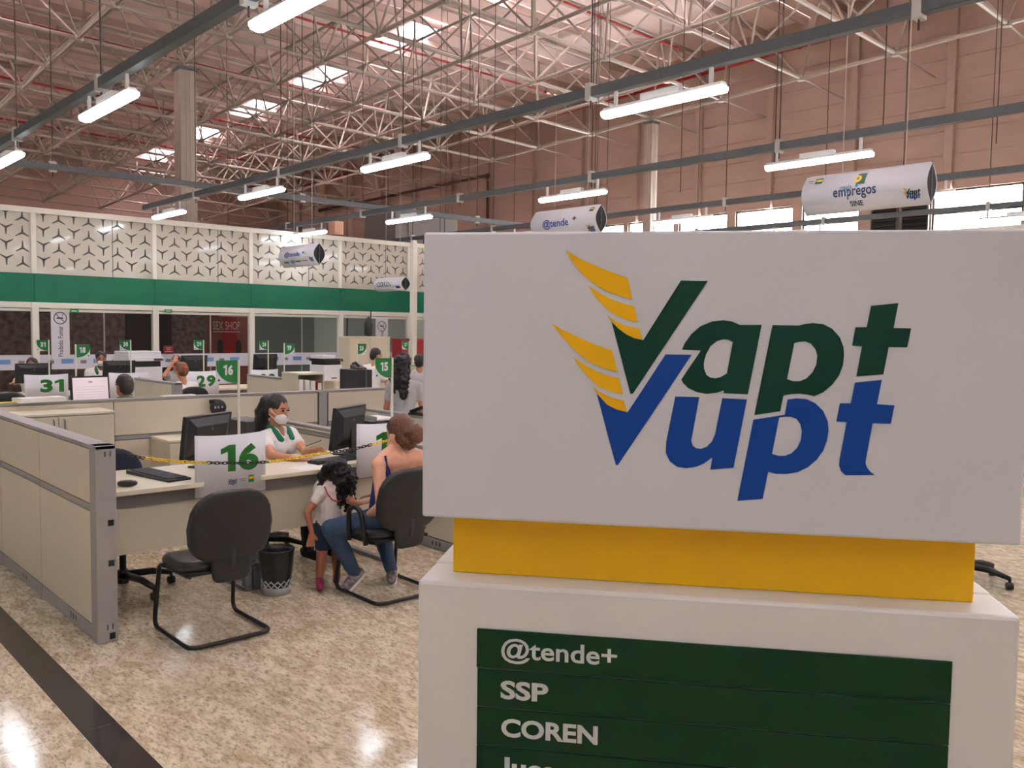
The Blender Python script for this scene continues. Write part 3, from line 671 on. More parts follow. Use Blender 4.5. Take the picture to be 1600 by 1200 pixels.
# ---- number boards with pole and flag
m_brd = M('board_white', (222, 222, 228), .4); m_num = M('number_green', (22, 112, 34), .5); m_pole = M('pole_white', (228, 226, 212), .4)
m_flag = M('flag_green', (10, 116, 52), .45); m_fw = M('flag_white', (222, 224, 226), .5)
YZ = Matrix(((0, 0, 1, 0), (1, 0, 0, 0), (0, 1, 0, 0), (0, 0, 0, 1)))       # local x,y -> y,z facing +x
def board(num, X, yp, side=-1, zt=1.475, panel=True, label=None, bw=.45, zb=.655, zt2=1.018, off=.285, mini=False, fsz=.135, bow=.03):
    t_ = thing('number_board', label or 'white board with green number %s and a green flag on a white pole' % num, 'number sign', (X, yp, 0))
    lo = (0 if X < -12 else zb if X > -6 else .75)
    obj('pole', MB().tube([(-.012, 0, lo), (-.012, 0, .8), (0, 0, zt2 if panel else .9), (0, 0, zt)], .009, 8), m_pole, t_)
    if panel:
        n = 14; pts = []
        for i in range(n+1):
            y = -off+bw*i/n; c = (y+off)/bw-.5
            for z in (zb, zt2): pts.append((.012+bow*(.25-c*c)*-1+.004, y, z+(.012*(abs(c)*2)**2 if z == zt2 else 0)))
        bd = obj('board', MB().grid(pts, n+1, 2), m_brd, t_, smooth=True, solid=.003)
        def surf(me):
            for v in me.vertices:
                c = (v.co.y+off)/bw-.5; v.co.x = .012-bow*(.25-c*c)+.004+.0045
            return me
        me = fit(numeral(num), -off+bw*.36, -off+bw*.90, zb+(zt2-zb)*.38, zb+(zt2-zb)*.84); me.transform(YZ); surf(me); me.materials.append(m_num); obj('number_print', me, m_num, bd)
        if mini:
            h0 = zb+(zt2-zb)*.17
            mini_logo(bd, Matrix.Translation((.0135, -off+bw*.44, h0-.01)) @ YZ, .068)
            obj('crest_print', MB().box(.0175, .0182, -off+bw*.75, -off+bw*.83, h0, h0+.045), m_flag, bd)
            obj('crest_print', MB().box(.0183, .0187, -off+bw*.755, -off+bw*.825, h0+.02, h0+.035), m_lg['y'], bd)
            obj('text_print', MB().box(.0155, .0159, -off+bw*.63, -off+bw*.71, h0+.022, h0+.026).box(.0155, .0159, -off+bw*.63, -off+bw*.71, h0+.012, h0+.015), m_mark1, bd)
        else: obj('crest_print', MB().box(.0155, .016, -off+bw*.5, -off+bw*.6, zb+.05, zb+.075), m_mark1, bd)
    s_ = fsz; a, b = (-s_-.008, -.008) if side < 0 else (.008, s_+.008)
    fl = obj('flag', MB().box(-.002, .002, a, b, zt-s_*1.06, zt-.002), m_fw, t_)
    pin, pout = (b, a) if side < 0 else (a, b); R_ = s_*.62; sg = 1 if pout > pin else -1
    poly = [(pin, zt-.002), (pout, zt-.002), (pout, zt-.002-s_*.25)]
    for k in range(9):
        t = pi/2*k/8; poly.append((pout-sg*(s_*.95)*(1-cos(t)), zt-.002-s_*.25-s_*.78*sin(t)))
    poly.append((pin, zt-.002-s_*1.03))
    me = curve_mesh([poly], 0, 'flag_field'); me.transform(Matrix.Translation((.0028, 0, 0)) @ YZ); me.materials.append(m_flag); obj('flag_field', me, m_flag, fl)
    c = (a+b)/2; me = fit(numeral(num), c-s_*.23-sg*s_*.06, c+s_*.23-sg*s_*.06, zt-s_*.68, zt-s_*.22); me.transform(Matrix.Translation((.0036, 0, 0)) @ YZ); me.materials.append(m_fw); obj('flag_number', me, m_fw, fl)
    obj('flag_mark', MB().box(.0023, .0027, pout-sg*s_*.12-.006, pout-sg*s_*.12+.006, zt-s_*.95, zt-s_*.86), m_lg['b'], fl)
    return t_
board('16', -5.06, 2.372, -1, mini=True, label='white board with large green 16 between two desks, chain across it')
board('15', -5.06, 3.505, -1, mini=True, off=.30, label='white board with green 15 partly hidden by the seated visitor, green flag above')
for num, px, py in (('31', 76, 531), ('30', 204, 531), ('29', 318, 531), ('28', 419, 532)):
    q = atx(px, py, -12.4); board(num, -12.4, q.y, -1, zt=q.z, off=.30, bw=.52 if num != '28' else .45, label={'31': 'board with green 31 behind a black chair back and rumpled papers', '30': 'board with green 30 mostly hidden by a dark cropped head', '29': 'board with green 29 beside the visitor in white', '28': 'board with green 28 cut off below by a short partition'}[num])
q = atx(639, 533, -12.4); board('27', -12.4, q.y, -1, zt=q.z, panel=False, label='small green flag 27 on a white pole by the white post')
for num, px, py in (('18', 118, 538), ('19', 444, 536), ('20', 558, 537)):
    q = atx(px, py, -9.95); board(num, -9.95, q.y, 1, zt=q.z, panel=False, label={'18': 'green flag 18 on a bare white pole beside the lit pink monitor', '19': 'green flag 19 on a bare white pole above the binder rack', '20': 'green flag 20 on a bare white pole before the tall cupboard'}[num])
# ---- plastic chain across the desks
WP = [atx(x, y, -4.985) for x, y in ((183, 706), (205, 712), (227, 716), (262, 720), (300, 722.5), (340, 723.5), (380, 723.5), (415, 722), (440, 719), (470, 714), (500, 709), (520, 706.5), (548, 703), (580, 695), (605, 688.5), (630, 683), (660, 676), (690, 668), (720, 664))]
WP[0] = Vector((-4.985, 1.548, WP[0].z))
def along(pts, step):
    out = []; d = 0; i = 0; pos = pts[0].copy(); out.append((pos.copy(), (pts[1]-pts[0]).normalized()))
    rem = step
    for a, b in zip(pts[:-1], pts[1:]):
        L_ = (b-a).length; t = (b-a)/L_; s_ = rem
        while s_ <= L_: out.append((a+t*s_, t)); s_ += step
        rem = s_-L_
    return out
ch = thing('plastic_chain', 'yellow and black plastic barrier chain strung across desks 16 and 15', 'chain', WP[0])
m_cy = M('chain_yellow', (236, 200, 20), .4); m_ck = M('chain_black', (24, 22, 24), .4)
def link_mesh(mat):
    pts = []; a, b = .0135, .0085
    for k in range(16):
        t = 2*pi*k/16; pts.append((b*cos(t), (a if sin(t) > 0 else -a)*.55+b*sin(t)*1.0, 0))
    me = tomesh(MB().tube([(p[1], p[0], 0) for p in pts], .0032, 6, closed=True), 'link', smooth=True); me.materials.append(mat); return me
LM = {'y': link_mesh(m_cy), 'k': link_mesh(m_ck)}
for i, (p, t) in enumerate(along(WP, .0245)):
    px = proj(p)[0]
    c = 'k' if (px < 227 or 325 < px < 417 or 517 < px < 581 or px > 607) else 'y'
    o = obj('link', LM[c], None, ch); o.rotation_mode = 'QUATERNION'; qd = Vector((1, 0, 0)).rotation_difference(t)
    o.location = p-WP[0]; o.rotation_quaternion = qd @ Quaternion((1, 0, 0), (pi/2 if i % 2 else 0)+.35)
# ---- visitor chairs
m_vin = M('black_vinyl', (34, 35, 37), .38, noise=.1, nscale=30, bump=.05, bscale=200)
m_shell = M('black_shell', (22, 22, 23), .5, noise=.08); m_chm = M('black_tube', (14, 14, 15), .3)
def pad(mb, fn, w_, h_, t_, p=3.2, n=28):
    """cushion: superellipse outline, rounded edge; fn maps (a,b,c) to space"""
    rings = [(.0, .5), (.55, .5), (.86, .47), (.95, .36), (1.0, .12), (1.0, -.12), (.95, -.36), (.86, -.47), (.55, -.5), (0, -.5)]; vs_ = []
    for s_, d in rings:
        for k in range(n):
            a = 2*pi*k/n; ca, sa = cos(a), sin(a)
            x = (abs(ca)**(2/p))*(1 if ca > 0 else -1)*w_/2*max(s_, .001); y = (abs(sa)**(2/p))*(1 if sa > 0 else -1)*h_/2*max(s_, .001); vs_.append(fn(x, y, d*t_))
    m = len(rings); mb.add(vs_, [(i*n+k, i*n+(k+1) % n, (i+1)*n+(k+1) % n, (i+1)*n+k) for i in range(m-1) for k in range(n)]); return mb
def rounded(pts, r_, n=5):
    out = [Vector(pts[0])]
    for a, b, c in zip(pts[:-2], pts[1:-1], pts[2:]):
        a, b, c = Vector(a), Vector(b), Vector(c); d0 = (a-b).normalized(); d1 = (c-b).normalized(); k = min(r_, (a-b).length*.49, (c-b).length*.49)
        for i in range(n+1):
            t = i/n; out.append((b+d0*k)*(1-t)**2+b*2*t*(1-t)+(b+d1*k)*t*t)
    out.append(Vector(pts[-1])); return out
def backmap(x0, z0, lean, curve):
    def fn(a, b, c):
        k = 1.0-.10*max(0, -b/.19)**2 if b < 0 else 1.0-.20*max(0, b/.19)**1.6
        return (x0-c-lean*b+curve*(a*a), a*k, z0+b)
    return fn
def visitor_chair(label, loc, rz, arms=False):
    t_ = thing('visitor_chair', label, 'chair', loc, rz)
    f_ = rounded([(.13, .2, .375), (.20, .215, .375), (.255, .228, .02), (-.235, .228, .02), (-.235, -.228, .02), (.255, -.228, .02), (.20, -.215, .375), (.13, -.2, .375)], .07)
    obj('sled_frame', MB().tube(f_, .0125, 10), m_chm, t_, smooth=True)
    obj('seat_rail', MB().tube([(.14, .2, .375), (-.15, .19, .372)], .012, 8).tube([(.14, -.2, .375), (-.15, -.19, .372)], .012, 8).box(-.12, .14, -.2, .2, .36, .372), m_chm, t_)
    obj('seat', pad(MB(), lambda a, b, c: (.03+a, b, .408+c-(.035*max(0, (a-.12)/.1)**2)+.02*max(0, (-a-.1)/.12)), .45, .455, .07, 3.4), m_vin, t_, smooth=True)
    obj('seat_shell', pad(MB(), lambda a, b, c: (.02+a, b, .376+c-(.02*max(0, (a-.12)/.1)**2)+.015*max(0, (-a-.1)/.12)), .44, .44, .03, 3), m_shell, t_, smooth=True)
    obj('back_bar', MB().tube(rounded([(-.08, 0, .365), (-.225, 0, .365), (-.245, 0, .52)], .06), .022, 8), m_shell, t_, smooth=True)
    obj('back_cover', pad(MB(), lambda a, b, c: (-.232-c-.05*b, a*(1+.12*b/.1), .41+b), .22, .15, .03, 5), m_shell, t_, smooth=True)
    bk = obj('backrest', pad(MB(), backmap(-.235, .638, .12, .42), .46, .38, .05, 3.6), m_vin, t_, smooth=True)
    obj('back_shell', pad(MB(), backmap(-.262, .636, .12, .42), .455, .378, .024, 3.6), m_shell, t_, smooth=True)
    if arms:
        for s_ in (1,): obj('armrest', MB().tube(rounded([(.09, s_*.23, .36), (.06, s_*.25, .56), (-.02, s_*.25, .59), (-.08, s_*.25, .56), (-.10, s_*.23, .36)], .06), .016, 8), m_chm, t_, smooth=True)
    return t_
visitor_chair('empty black visitor chair on a cantilever frame in front of desk 16', (-4.565, 1.985, 0), pi)
visitor_chair('black visitor chair with loop armrest under the woman in jeans', (-4.55, 3.125, 0), pi, arms=True)
# ---- swivel chairs
def task_chair(label, loc, rz, back=None, bz=.70, top=None, seat=True):
    t_ = thing('swivel_chair', label, 'office chair', loc, rz); bm_ = back or m_vin
    for k in range(5):
        a = 2*pi*k/5+.3; c, s_ = cos(a), sin(a)
        obj('base_arm', MB().tube([(0.03*c, .03*s_, .11), (.18*c, .18*s_, .105), (.3*c, .3*s_, .075)], [.026, .022, .016], 8), m_blk, t_, smooth=True)
        cs = obj('caster', MB().lathe([(.012, -.022), (.024, -.02), (.026, 0), (.024, .02), (.012, .022)], (.3*c, .3*s_, .026), 12, 'y'), m_blk, t_)
        obj('caster_stem', MB().tube([(.3*c, .3*s_, .03), (.3*c, .3*s_, .08)], .01, 6), m_blk, t_)
    obj('gas_column', MB().lathe([(.035, .06), (.035, .14), (.02, .15), (.02, .38)], (0, 0, 0), 12), m_blk, t_)
    obj('seat', pad(MB(), lambda a, b, c: (a, b, .43+c), .46, .46, .07, 3.2), bm_, t_, smooth=True)
    obj('back_bar', MB().tube(rounded([(-.05, 0, .38), (-.25, 0, .38), (-.27, 0, bz)], .06), .018, 8), m_blk, t_, smooth=True)
    obj('backrest', pad(MB(), backmap(-.245, bz, .12, .4), .43, .36, .05, 3.0), bm_, t_, smooth=True)
    return t_
m_navy = M('navy_fabric', (28, 34, 58), .8, noise=.1, nscale=60)
task_chair('navy blue swivel chair pushed up behind desk 16', (-5.62, 1.86, 0), 0.0, m_navy, .70)
task_chair('black swivel chair of the masked attendant, mostly hidden behind desk 15', (-5.95, 2.98, 0), .5, None, .68)
q = atz(1545, 895); task_chair('black swivel chair on a five arm base to the right of the totem', (-2.25, 6.3, 0), 2.2)
task_chair('black chair back showing before the number 31 board', (-10.9, 2.35, 0), pi, None, .76)
task_chair('black chair with a visitor in white before board 29', (-11.25, 4.55, 0), pi, None, .72)
# ---- waste bin
wbx = thing('waste_bin', 'black bag lined waste bin with pale grey lattice foot beside desk 15 leg', 'bin', (-4.99, 2.585, 0))
obj('bin_foot', MB().lathe([(.085, 0), (.088, .03), (.09, .05), (.082, .05), (.08, .01)], n=28), M('bin_grey', (168, 172, 174), .5), wbx, smooth=True)
lat = MB()
for k in range(14):
    a = 2*pi*k/14; b = a+2*pi/14*1.1
    for p, q in ((a, b), (b, a)): lat.tube([(.089*cos(p), .089*sin(p), .05), (.092*cos(q), .092*sin(q), .095)], .0045, 5)
obj('lattice', lat, M('bin_grey'), wbx)
bagp = []
for i, (r_, z) in enumerate(((.083, .045), (.094, .12), (.102, .2), (.110, .275), (.114, .285), (.108, .288), (.1, .26), (.09, .12), (.08, .06))):
    bagp.append((r_, z))
obj('bin_bag', MB().lathe(bagp, n=30), M('bag_black', (30, 31, 33), .35, bump=.6, bscale=25), wbx, smooth=True)
# ---- monitors, keyboards and other desk equipment
m_mon = M('monitor_black', (27, 28, 30), .4, noise=.06); m_scr = M('screen_lit', (235, 222, 228), .4, emit=(240, 226, 232), estr=.2)
def monitor(label, loc, rz, w_=.48, h_=.29, zc=.22, lit=False, tilt=.12, stand=True):
    """screen faces local +x"""
    t_ = thing('monitor', label, 'monitor', loc, rz)
    R_ = Matrix.Translation((0, 0, zc)) @ Matrix.Rotation(-tilt, 4, 'Y')
    mb = MB().box(-.02, .012, -w_/2, w_/2, -h_/2, h_/2); mb.add([(-.02, -w_*.45, -h_*.42), (-.02, w_*.45, -h_*.42), (-.02, w_*.45, h_*.45), (-.02, -w_*.45, h_*.45), (-.05, -w_*.3, -h_*.25), (-.05, w_*.3, -h_*.25), (-.05, w_*.34, h_*.28), (-.05, -w_*.34, h_*.28)], [(0, 1, 5, 4), (1, 2, 6, 5), (2, 3, 7, 6), (3, 0, 4, 7), (4, 5, 6, 7)])
    me = tomesh(mb, 'casing', .003); me.transform(R_); obj('casing', me, m_mon, t_)
    me = tomesh(MB().box(.0122, .0132, -w_/2+.016, w_/2-.016, -h_/2+.018, h_/2-.016), 'screen'); me.transform(R_); s_ = obj('screen', me, m_scr if lit else M('screen_dark', (30, 34, 38), .2), t_)
    me = tomesh(MB().lathe([(.002, -.0506), (.012, -.0506), (.012, -.0510), (.002, -.0510)], (0, 0, h_*.2), 16, 'x'), 'emblem'); me.transform(R_); obj('emblem', me, M('emblem_grey', (90, 92, 95), .3), t_)
    if lit:
        mb = MB()
        for k in range(6): mb.box(.0134, .0137, -w_*.38, w_*.38, h_*(.12-.09*k), h_*(.12-.09*k)+.0025)
        mb.box(.0134, .0137, -.02, .02, h_*.26, h_*.33); me = tomesh(mb, 'screen_text'); me.transform(R_); obj('screen_text', me, M('screen_ink', (196, 180, 188), .5), t_)
    if stand:
        obj('neck', MB().bar((-.045, 0, .01), (-.04, 0, zc), .07, .025, (1, 0, 0)), m_mon, t_, .004); obj('foot', MB().box(-.13, .06, -.11, .11, 0, .012), m_mon, t_, .004)
    return t_
def face(dx, dy): return atan2(dy, dx)
d16 = Vector((-sin(radians(28.8)), cos(radians(28.8)), 0)); n16 = Vector((-d16.y, d16.x, 0))
c = atx(288, 690, -5.5); c = c+d16*.21
monitor('black monitor seen from behind on desk 16 beside the number 16 board', (c.x, c.y, .75), face(n16.x, n16.y), .46, .30, .20)
c = atx(521, 680, -5.45)+d16*.2
monitor('black monitor seen from behind on desk 15 between attendant and seated visitor', (c.x, c.y, .75), face(n16.x, n16.y), .44, .31, .20)
for lab, px, py, X, wd in (('black monitor back next to the number 31 board', 52, 583, -13.0, .44), ('black monitor back between the masked man and the copier', 186, 578, -13.0, .44), ('black monitor back behind the woman holding her head', 303, 569, -13.0, .40), ('black monitor back above the number 28 board', 414, 566, -13.0, .40)):
    q = atx(px, py, X); monitor(lab, (X, q.y, .75), pi, wd, .27, max(.17, q.z-.75))
q = atx(141, 610, -9.3); monitor('monitor with a lit pink document page facing the aisle', (-9.3, q.y, .75), .12, .38, .29, q.z-.75, True, .1)
kb = atz(247, 741, .765)
k_ = thing('keyboard', 'black keyboard lying askew on desk 16', 'keyboard', (kb.x, kb.y, .75), radians(10))
obj('keyboard_body', MB().prism([(-.20, 0), (.20, 0), (.20, .018), (-.20, .028)] if False else [(-.24, .0), (.24, .0), (.24, .014), (-.24, .024)], -.075, .075, Matrix(((1, 0, 0, 0), (0, 0, 1, 0), (0, 1, 0, 0), (0, 0, 0, 1)))), m_blk, k_, .003)
m_key = M('key_grey', (52, 53, 56), .5)
for r_ in range(5):
    for c_ in range(14): obj('key', MB().box(-.215+.031*c_, -.215+.031*c_+.026, -.06+.025*r_, -.06+.025*r_+.020, .017, .029-.0006*c_), m_key, k_)
ms = atz(199, 756, .765)
m_ = thing('computer_mouse', 'small black mouse near the end post on desk 16', 'mouse', (ms.x, ms.y, .75), radians(60))
obj('mouse_shell', pad(MB(), lambda a, b, c: (a, b, .017+c*(1-.3*(a/.05)**2)+.002), .11, .062, .034, 2.3, 20), m_blk, m_, smooth=True)
obj('scroll_wheel', MB().lathe([(.003, -.004), (.008, -.003), (.008, .003), (.003, .004)], (.03, 0, .03), 10, 'y'), M('wheel_pale', (190, 180, 178), .4), m_)
kb2 = atz(560, 712, .765); k_ = thing('keyboard', 'dark keyboard standing on edge near the girl on desk 15', 'keyboard', (-5.27, 3.18, .75), radians(100))
obj('keyboard_body', MB().box(-.2, .2, -.06, .06, 0, .02), m_blk, k_, .003)
for r_ in range(4):
    for c_ in range(12): obj('key', MB().box(-.19+.032*c_, -.19+.032*c_+.026, -.05+.026*r_, -.05+.026*r_+.02, .02, .026), m_key, k_)
# computer tower lying behind the pole of board 16
pc = atx(393, 664, -6.5); t_ = thing('computer_tower', 'black desktop computer with round speaker grille behind the pole of board 16', 'computer', (-6.55, pc.y-.02, 0), 0)
obj('case', MB().box(-.2, .2, -.10, .10, .80, pc.z+.045), m_blk, t_, .004)
obj('front_bezel', MB().box(.2, .212, -.1, .1, .80, pc.z+.045), M('bezel_grey', (64, 66, 68), .4), t_, .003)
obj('grille', MB().lathe([(.01, .212), (.04, .212), (.04, .218), (.01, .218)], (0, .03, pc.z-.02), 20, 'x'), M('grille_grey', (120, 124, 126), .4), t_)
obj('shelf_stand', MB().box(-.2, .2, -.12, .12, 0, .80), m_pan, t_, .004)
q = atx(342, 637, -7.66); t_ = thing('round_bag', 'small round black bag with pale lettering hung on the partition', 'bag', (-7.70, q.y, q.z-.075))
obj('bag_body', MB().lathe([(.02, 0), (.07, .005), (.075, .03), (.07, .045), (.02, .05)], (0.0, 0, .075), 20, 'x'), m_blk, t_, smooth=True)
obj('bag_flap', MB().box(.0, .035, -.075, .0, .11, .15), m_blk, t_, .006)
obj('pale_print', MB().box(.0505, .051, -.045, -.03, .07, .09).box(.0505, .051, -.015, .0, .07, .09).box(.0505, .051, .02, .035, .07, .09), M('print_pale', (170, 170, 175), .5), t_)
# paper trays, papers, binders
m_pap = M('paper_white', (238, 236, 230), .7)
def sheet(label, p, rz, w_, l_, t=.004, mat=m_pap, grp=None, n=1):
    o = thing('paper_sheet' if t < .01 else 'paper_stack', label, 'paper', p, rz, grp)
    for k in range(n): obj('sheet', MB().prism([(-w_/2, -l_/2), (w_/2, -l_/2+.01*k), (w_/2-.004*k, l_/2), (-w_/2, l_/2-.006*k)], t*k, t*(k+1)), mat, o)
    return o
q = atz(481, 731, .752); sheet('white sheet of paper at the front of desk 15', (q.x-.03, q.y, .75), .3, .15, .21, .001)
q = atz(500, 724, .752); sheet('second loose white sheet close to the girl on desk 15', (q.x-.02, q.y+.02, .75), .6, .15, .21, .001)
q = atz(62, 622, 1.05); sheet('rumpled pile of white papers on top of the corner cupboard partition', (-7.76, atx(62, 622, -7.76).y, 1.05), .1, .16, .36, .012, n=3)
sheet('flat white papers lying on the long rear partition', (-7.76, atx(278, 614, -7.76).y, 1.05), 0, .07, .3, .005, n=2)
sheet('yellow folder edge lying at the left end of the rear partition', (-7.76, atx(14, 630, -7.76).y, 1.05), 0, .07, .26, .004, M('folder_yellow', (206, 190, 70), .6), n=2)
t_ = thing('paper_tray', 'stack of grey letter trays with papers behind the desk 15 monitor', 'letter tray', (-6.6, atx(590, 655, -6.6).y, .60))
for k in range(5):
    obj('tray', MB().box(-.15, .15, -.11, .11, .05+.052*k, .056+.052*k).box(-.15, .15, -.11, -.106, .05+.052*k, .09+.052*k).box(-.15, .15, .106, .11, .05+.052*k, .09+.052*k), m_blk if k % 2 else M('tray_grey', (150, 152, 156), .4), t_); obj('paper', MB().box(-.13, .14, -.1, .1, .058+.052*k, .072+.052*k), m_pap, t_)
obj('tray_stand', MB().box(-.15, .15, -.11, .11, -.60, .05), m_pan, t_)
q = atx(607, 638, -6.5); t_ = thing('hole_punch', 'black hole punch lying on the low partition end by the standing woman', 'hole punch', (-6.6, 4.88, .87))
obj('base', MB().box(-.11, .11, -.05, .05, 0, .02), m_blk, t_, .004); obj('lever', MB().bar((-.1, 0, .03), (.09, 0, .085), .08, .02), m_blk, t_, .004)
def binder(label, px, py, X, w_, h_, mat, rz=0.0, zb=None):
    q = atx(px, py, X); t_ = thing('binder', label, 'binder', (X-.0, q.y, zb if zb is not None else q.z-h_/2), rz)
    obj('cover', MB().box(-.13, .13, -w_/2, w_/2, 0, h_), mat, t_, .003); obj('pages', MB().box(.131, .134, -w_/2+.006, w_/2-.006, .012, h_-.012), m_pap, t_); obj('spine_hole', MB().lathe([(.004, .134), (.011, .134), (.011, .136), (.004, .136)], (0, 0, h_*.3), 12, 'x'), m_blk, t_); return t_
m_bred = M('binder_red', (150, 26, 30), .45)
sh = thing('document_rack', 'open cream rack holding red and white binders behind the grey partition post', 'rack', (-8.6, atx(475, 595, -8.6).y, 0))
zs = atx(475, 603, -8.6).z-.12
obj('rack_back', MB().box(-.20, -.18, -.15, .15, 0, zs+.27), m_pan, sh); obj('rack_floor', MB().box(-.18, .15, -.15, .15, zs-.02, zs), m_pan, sh); obj('rack_top', MB().box(-.2, .15, -.15, .15, zs+.25, zs+.27), m_top, sh); obj('rack_side', MB().box(-.2, .15, -.16, -.15, 0, zs+.27), m_pan, sh); obj('rack_side', MB().box(-.2, .15, .15, .16, 0, zs+.27), m_pan, sh)
for k, (px, mt, lb) in enumerate(((461, m_pap, 'white binder at the left end of the cream rack'), (471, m_pap, 'thick white binder in the middle of the cream rack'), (480, m_pap, 'white binder leaning on the red one in the cream rack'), (490, m_bred, 'red binder at the right end of the cream rack'))): binder(lb, px, 600, -8.6, .055, .2-.01*k, mt, 0, zs)
# printers
M('printer_white', (232, 233, 236), .4)
def printer(label, loc, rz, w_, d_, h_, lidmat, wide=False):
    t_ = thing('printer', label, 'printer', loc, rz); wh = M('printer_white', (232, 233, 236), .4)
    obj('body', MB().box(-d_/2, d_/2, -w_/2, w_/2, 0, h_*.62), wh, t_, .01)
    obj('output_gap', MB().box(-d_/2+.03, d_/2-.02, -w_/2+.02, w_/2-.02, h_*.62, h_*.76), m_blk, t_)
    obj('scanner_unit', MB().box(-d_/2, d_/2+.02, -w_/2-.01, w_/2+.01, h_*.76, h_*.86), m_blk if not wide else wh, t_, .008)
    obj('document_feeder', MB().box(-d_/2+.02, d_/2-.03, -w_/2, w_*.2 if not wide else w_/2, h_*.86, h_), lidmat, t_, .012)
    obj('control_panel', MB().bar((d_/2+.03, w_*.22, h_*.80), (d_/2+.03, w_*.48, h_*.80), .05, .015, (.6, 0, 1)), m_blk, t_)
    obj('paper_slot', MB().box(d_/2+.001, d_/2+.004, -w_*.1, w_*.2, h_*.08, h_*.12), m_hole, t_); return t_
q = atx(509, 588, -14.0); printer('white printer with black scanner lid on a beige cupboard at the right of counter 28', (-14.0, q.y, .72), .15, .40, .42, .46, M('printer_white'))
q = atx(216, 590, -14.5); printer('wide white copier behind counter 30 beside the white wall post', (-14.5, q.y, .60), .15, .56, .5, .66, M('printer_white'), True)
q = atx(556, 590, -10.4); t_ = thing('computer_tower', 'dark computer case with headset on top below flag 20', 'computer', (-9.75, atx(556, 590, -9.75).y, .75), 0)
zt_ = atx(556, 577, -9.75).z
obj('case', MB().box(-.2, .2, -.12, .12, 0, zt_-.75), M('case_navy', (22, 24, 32), .4), t_, .004); obj('front_seam', MB().box(.2, .202, .025, .03, 0, zt_-.75), M('seam_pale', (150, 152, 156), .4), t_)
t_ = thing('desk_phone', 'dark desk telephone resting on the computer case below flag 20', 'telephone', (-9.75, atx(560, 572, -9.75).y, zt_)); obj('phone_body', MB().prism([(-.09, 0), (.09, 0), (.09, .02), (-.09, .06)], -.07, .07, Matrix(((1, 0, 0, 0), (0, 0, 1, 0), (0, 1, 0, 0), (0, 0, 0, 1)))), M('phone_grey', (70, 70, 72), .4), t_, .003); obj('handset', MB().tube([(-.07, -.04, .07), (0, -.04, .085), (.07, -.04, .045)], .018, 8), m_blk, t_, smooth=True)
# ---- banners
def nosmoke(label, px0, px1, py0, py1, X):
    a = atx(px0, py0, X); b = atx(px1, py0, X); c = atx(px0, py1, X); w_ = b.y-a.y; h_ = a.z-c.z
    t_ = thing('no_smoking_banner', label, 'banner', (X, a.y, c.z)); bn_ = obj('cloth', MB().box(0, .004, 0, w_, 0, h_), M('banner_white', (216, 216, 224), .6), t_)
    obj('hem_bar', MB().tube([(.002, 0, h_), (.002, w_, h_)], .008, 6), m_pole, t_)
    ink = M('banner_ink', (60, 62, 66), .6); rr = w_*.34; cy, cz = w_/2, h_-w_*.55
    ring = MB(); ring.tube([(.006, cy+rr*cos(2*pi*k/28), cz+rr*sin(2*pi*k/28)) for k in range(28)], .007, 4, closed=True); ring.tube([(.006, cy-rr*.7, cz+rr*.7), (.006, cy+rr*.7, cz-rr*.7)], .006, 4)
    obj('prohibition_ring', ring, ink, bn_); obj('cigarette_symbol', MB().box(.0045, .006, cy-rr*.55, cy+rr*.5, cz-.012, cz+.012).bar((.005, cy+rr*.3, cz+.03), (.005, cy+rr*.5, cz+.08), .008, .01, (1, 0, 0)), ink, bn_)
    me = fit(text_mesh('Proibido Fumar', 1.0, ext=0, bold=.01), 0, h_*.62, -w_*.13, w_*.13); me.transform(Matrix.Translation((.0052, w_/2, .03)) @ YZ @ Matrix.Rotation(pi/2, 4, 'Z')); me.materials.append(ink); obj('lettering', me, ink, bn_)
nosmoke('white vertical no smoking banner hanging by the left glass panes', 79, 108, 482, 560, -16.967)
nosmoke('white no smoking banner partly behind the tall filing cupboard', 587, 606, 497, 552, -16.967)
# shop poster and small notices behind the glass
a = atx(322, 494, -18.6); b = atx(390, 494, -18.6); c = atx(322, 559, -18.6); w_, h_ = b.y-a.y, a.z-c.z
t_ = thing('shop_poster', 'red shop poster panel with white lettering behind the glass', 'poster', (-18.6, a.y, 0)); zb_ = c.z
pn = obj('panel', MB().box(0, .03, 0, w_, 0, a.z), M('poster_pink', (150, 78, 70), .5), t_)
obj('red_field', MB().add([(.032, w_*.32, 0), (.032, w_*.78, 0), (.032, w_*.66, a.z), (.032, w_*.36, a.z)], [(0, 1, 2, 3)]), M('poster_red', (168, 24, 34), .5), pn)
fit_text('SEX SHOP', w_*.14, w_*.76, zb_+h_*.68, zb_+h_*.88, Matrix.Translation((.034, 0, 0)) @ YZ, M('poster_white', (226, 190, 190), .5), pn)
obj('underline', MB().box(.033, .035, w_*.14, w_*.76, zb_+h_*.62, zb_+h_*.64), M('poster_white'), pn)
obj('dark_figure', MB().ell((.034, w_*.3, zb_+h_*.22), (.006, .07, .2)).ell((.034, w_*.72, zb_+h_*.22), (.006, .07, .2)), M('poster_dark', (36, 32, 34), .6), pn)
a = atx(255, 540, -16.9); t_ = obj('notice_sign', MB().box(0, .01, 0, .2, -.16, 0), M('notice_red', (110, 24, 32), .5), None, loc=a); tag(t_, 'small dark red notice on the glass above the woman holding her head', 'notice')
for k, (u0, u1) in enumerate(((.05, .15), (.07, .13), (.03, .17))): obj('notice_line', MB().box(.01, .011, u0, u1, -.05-.035*k, -.038-.035*k), M('notice_ink', (200, 150, 150), .5), t_)
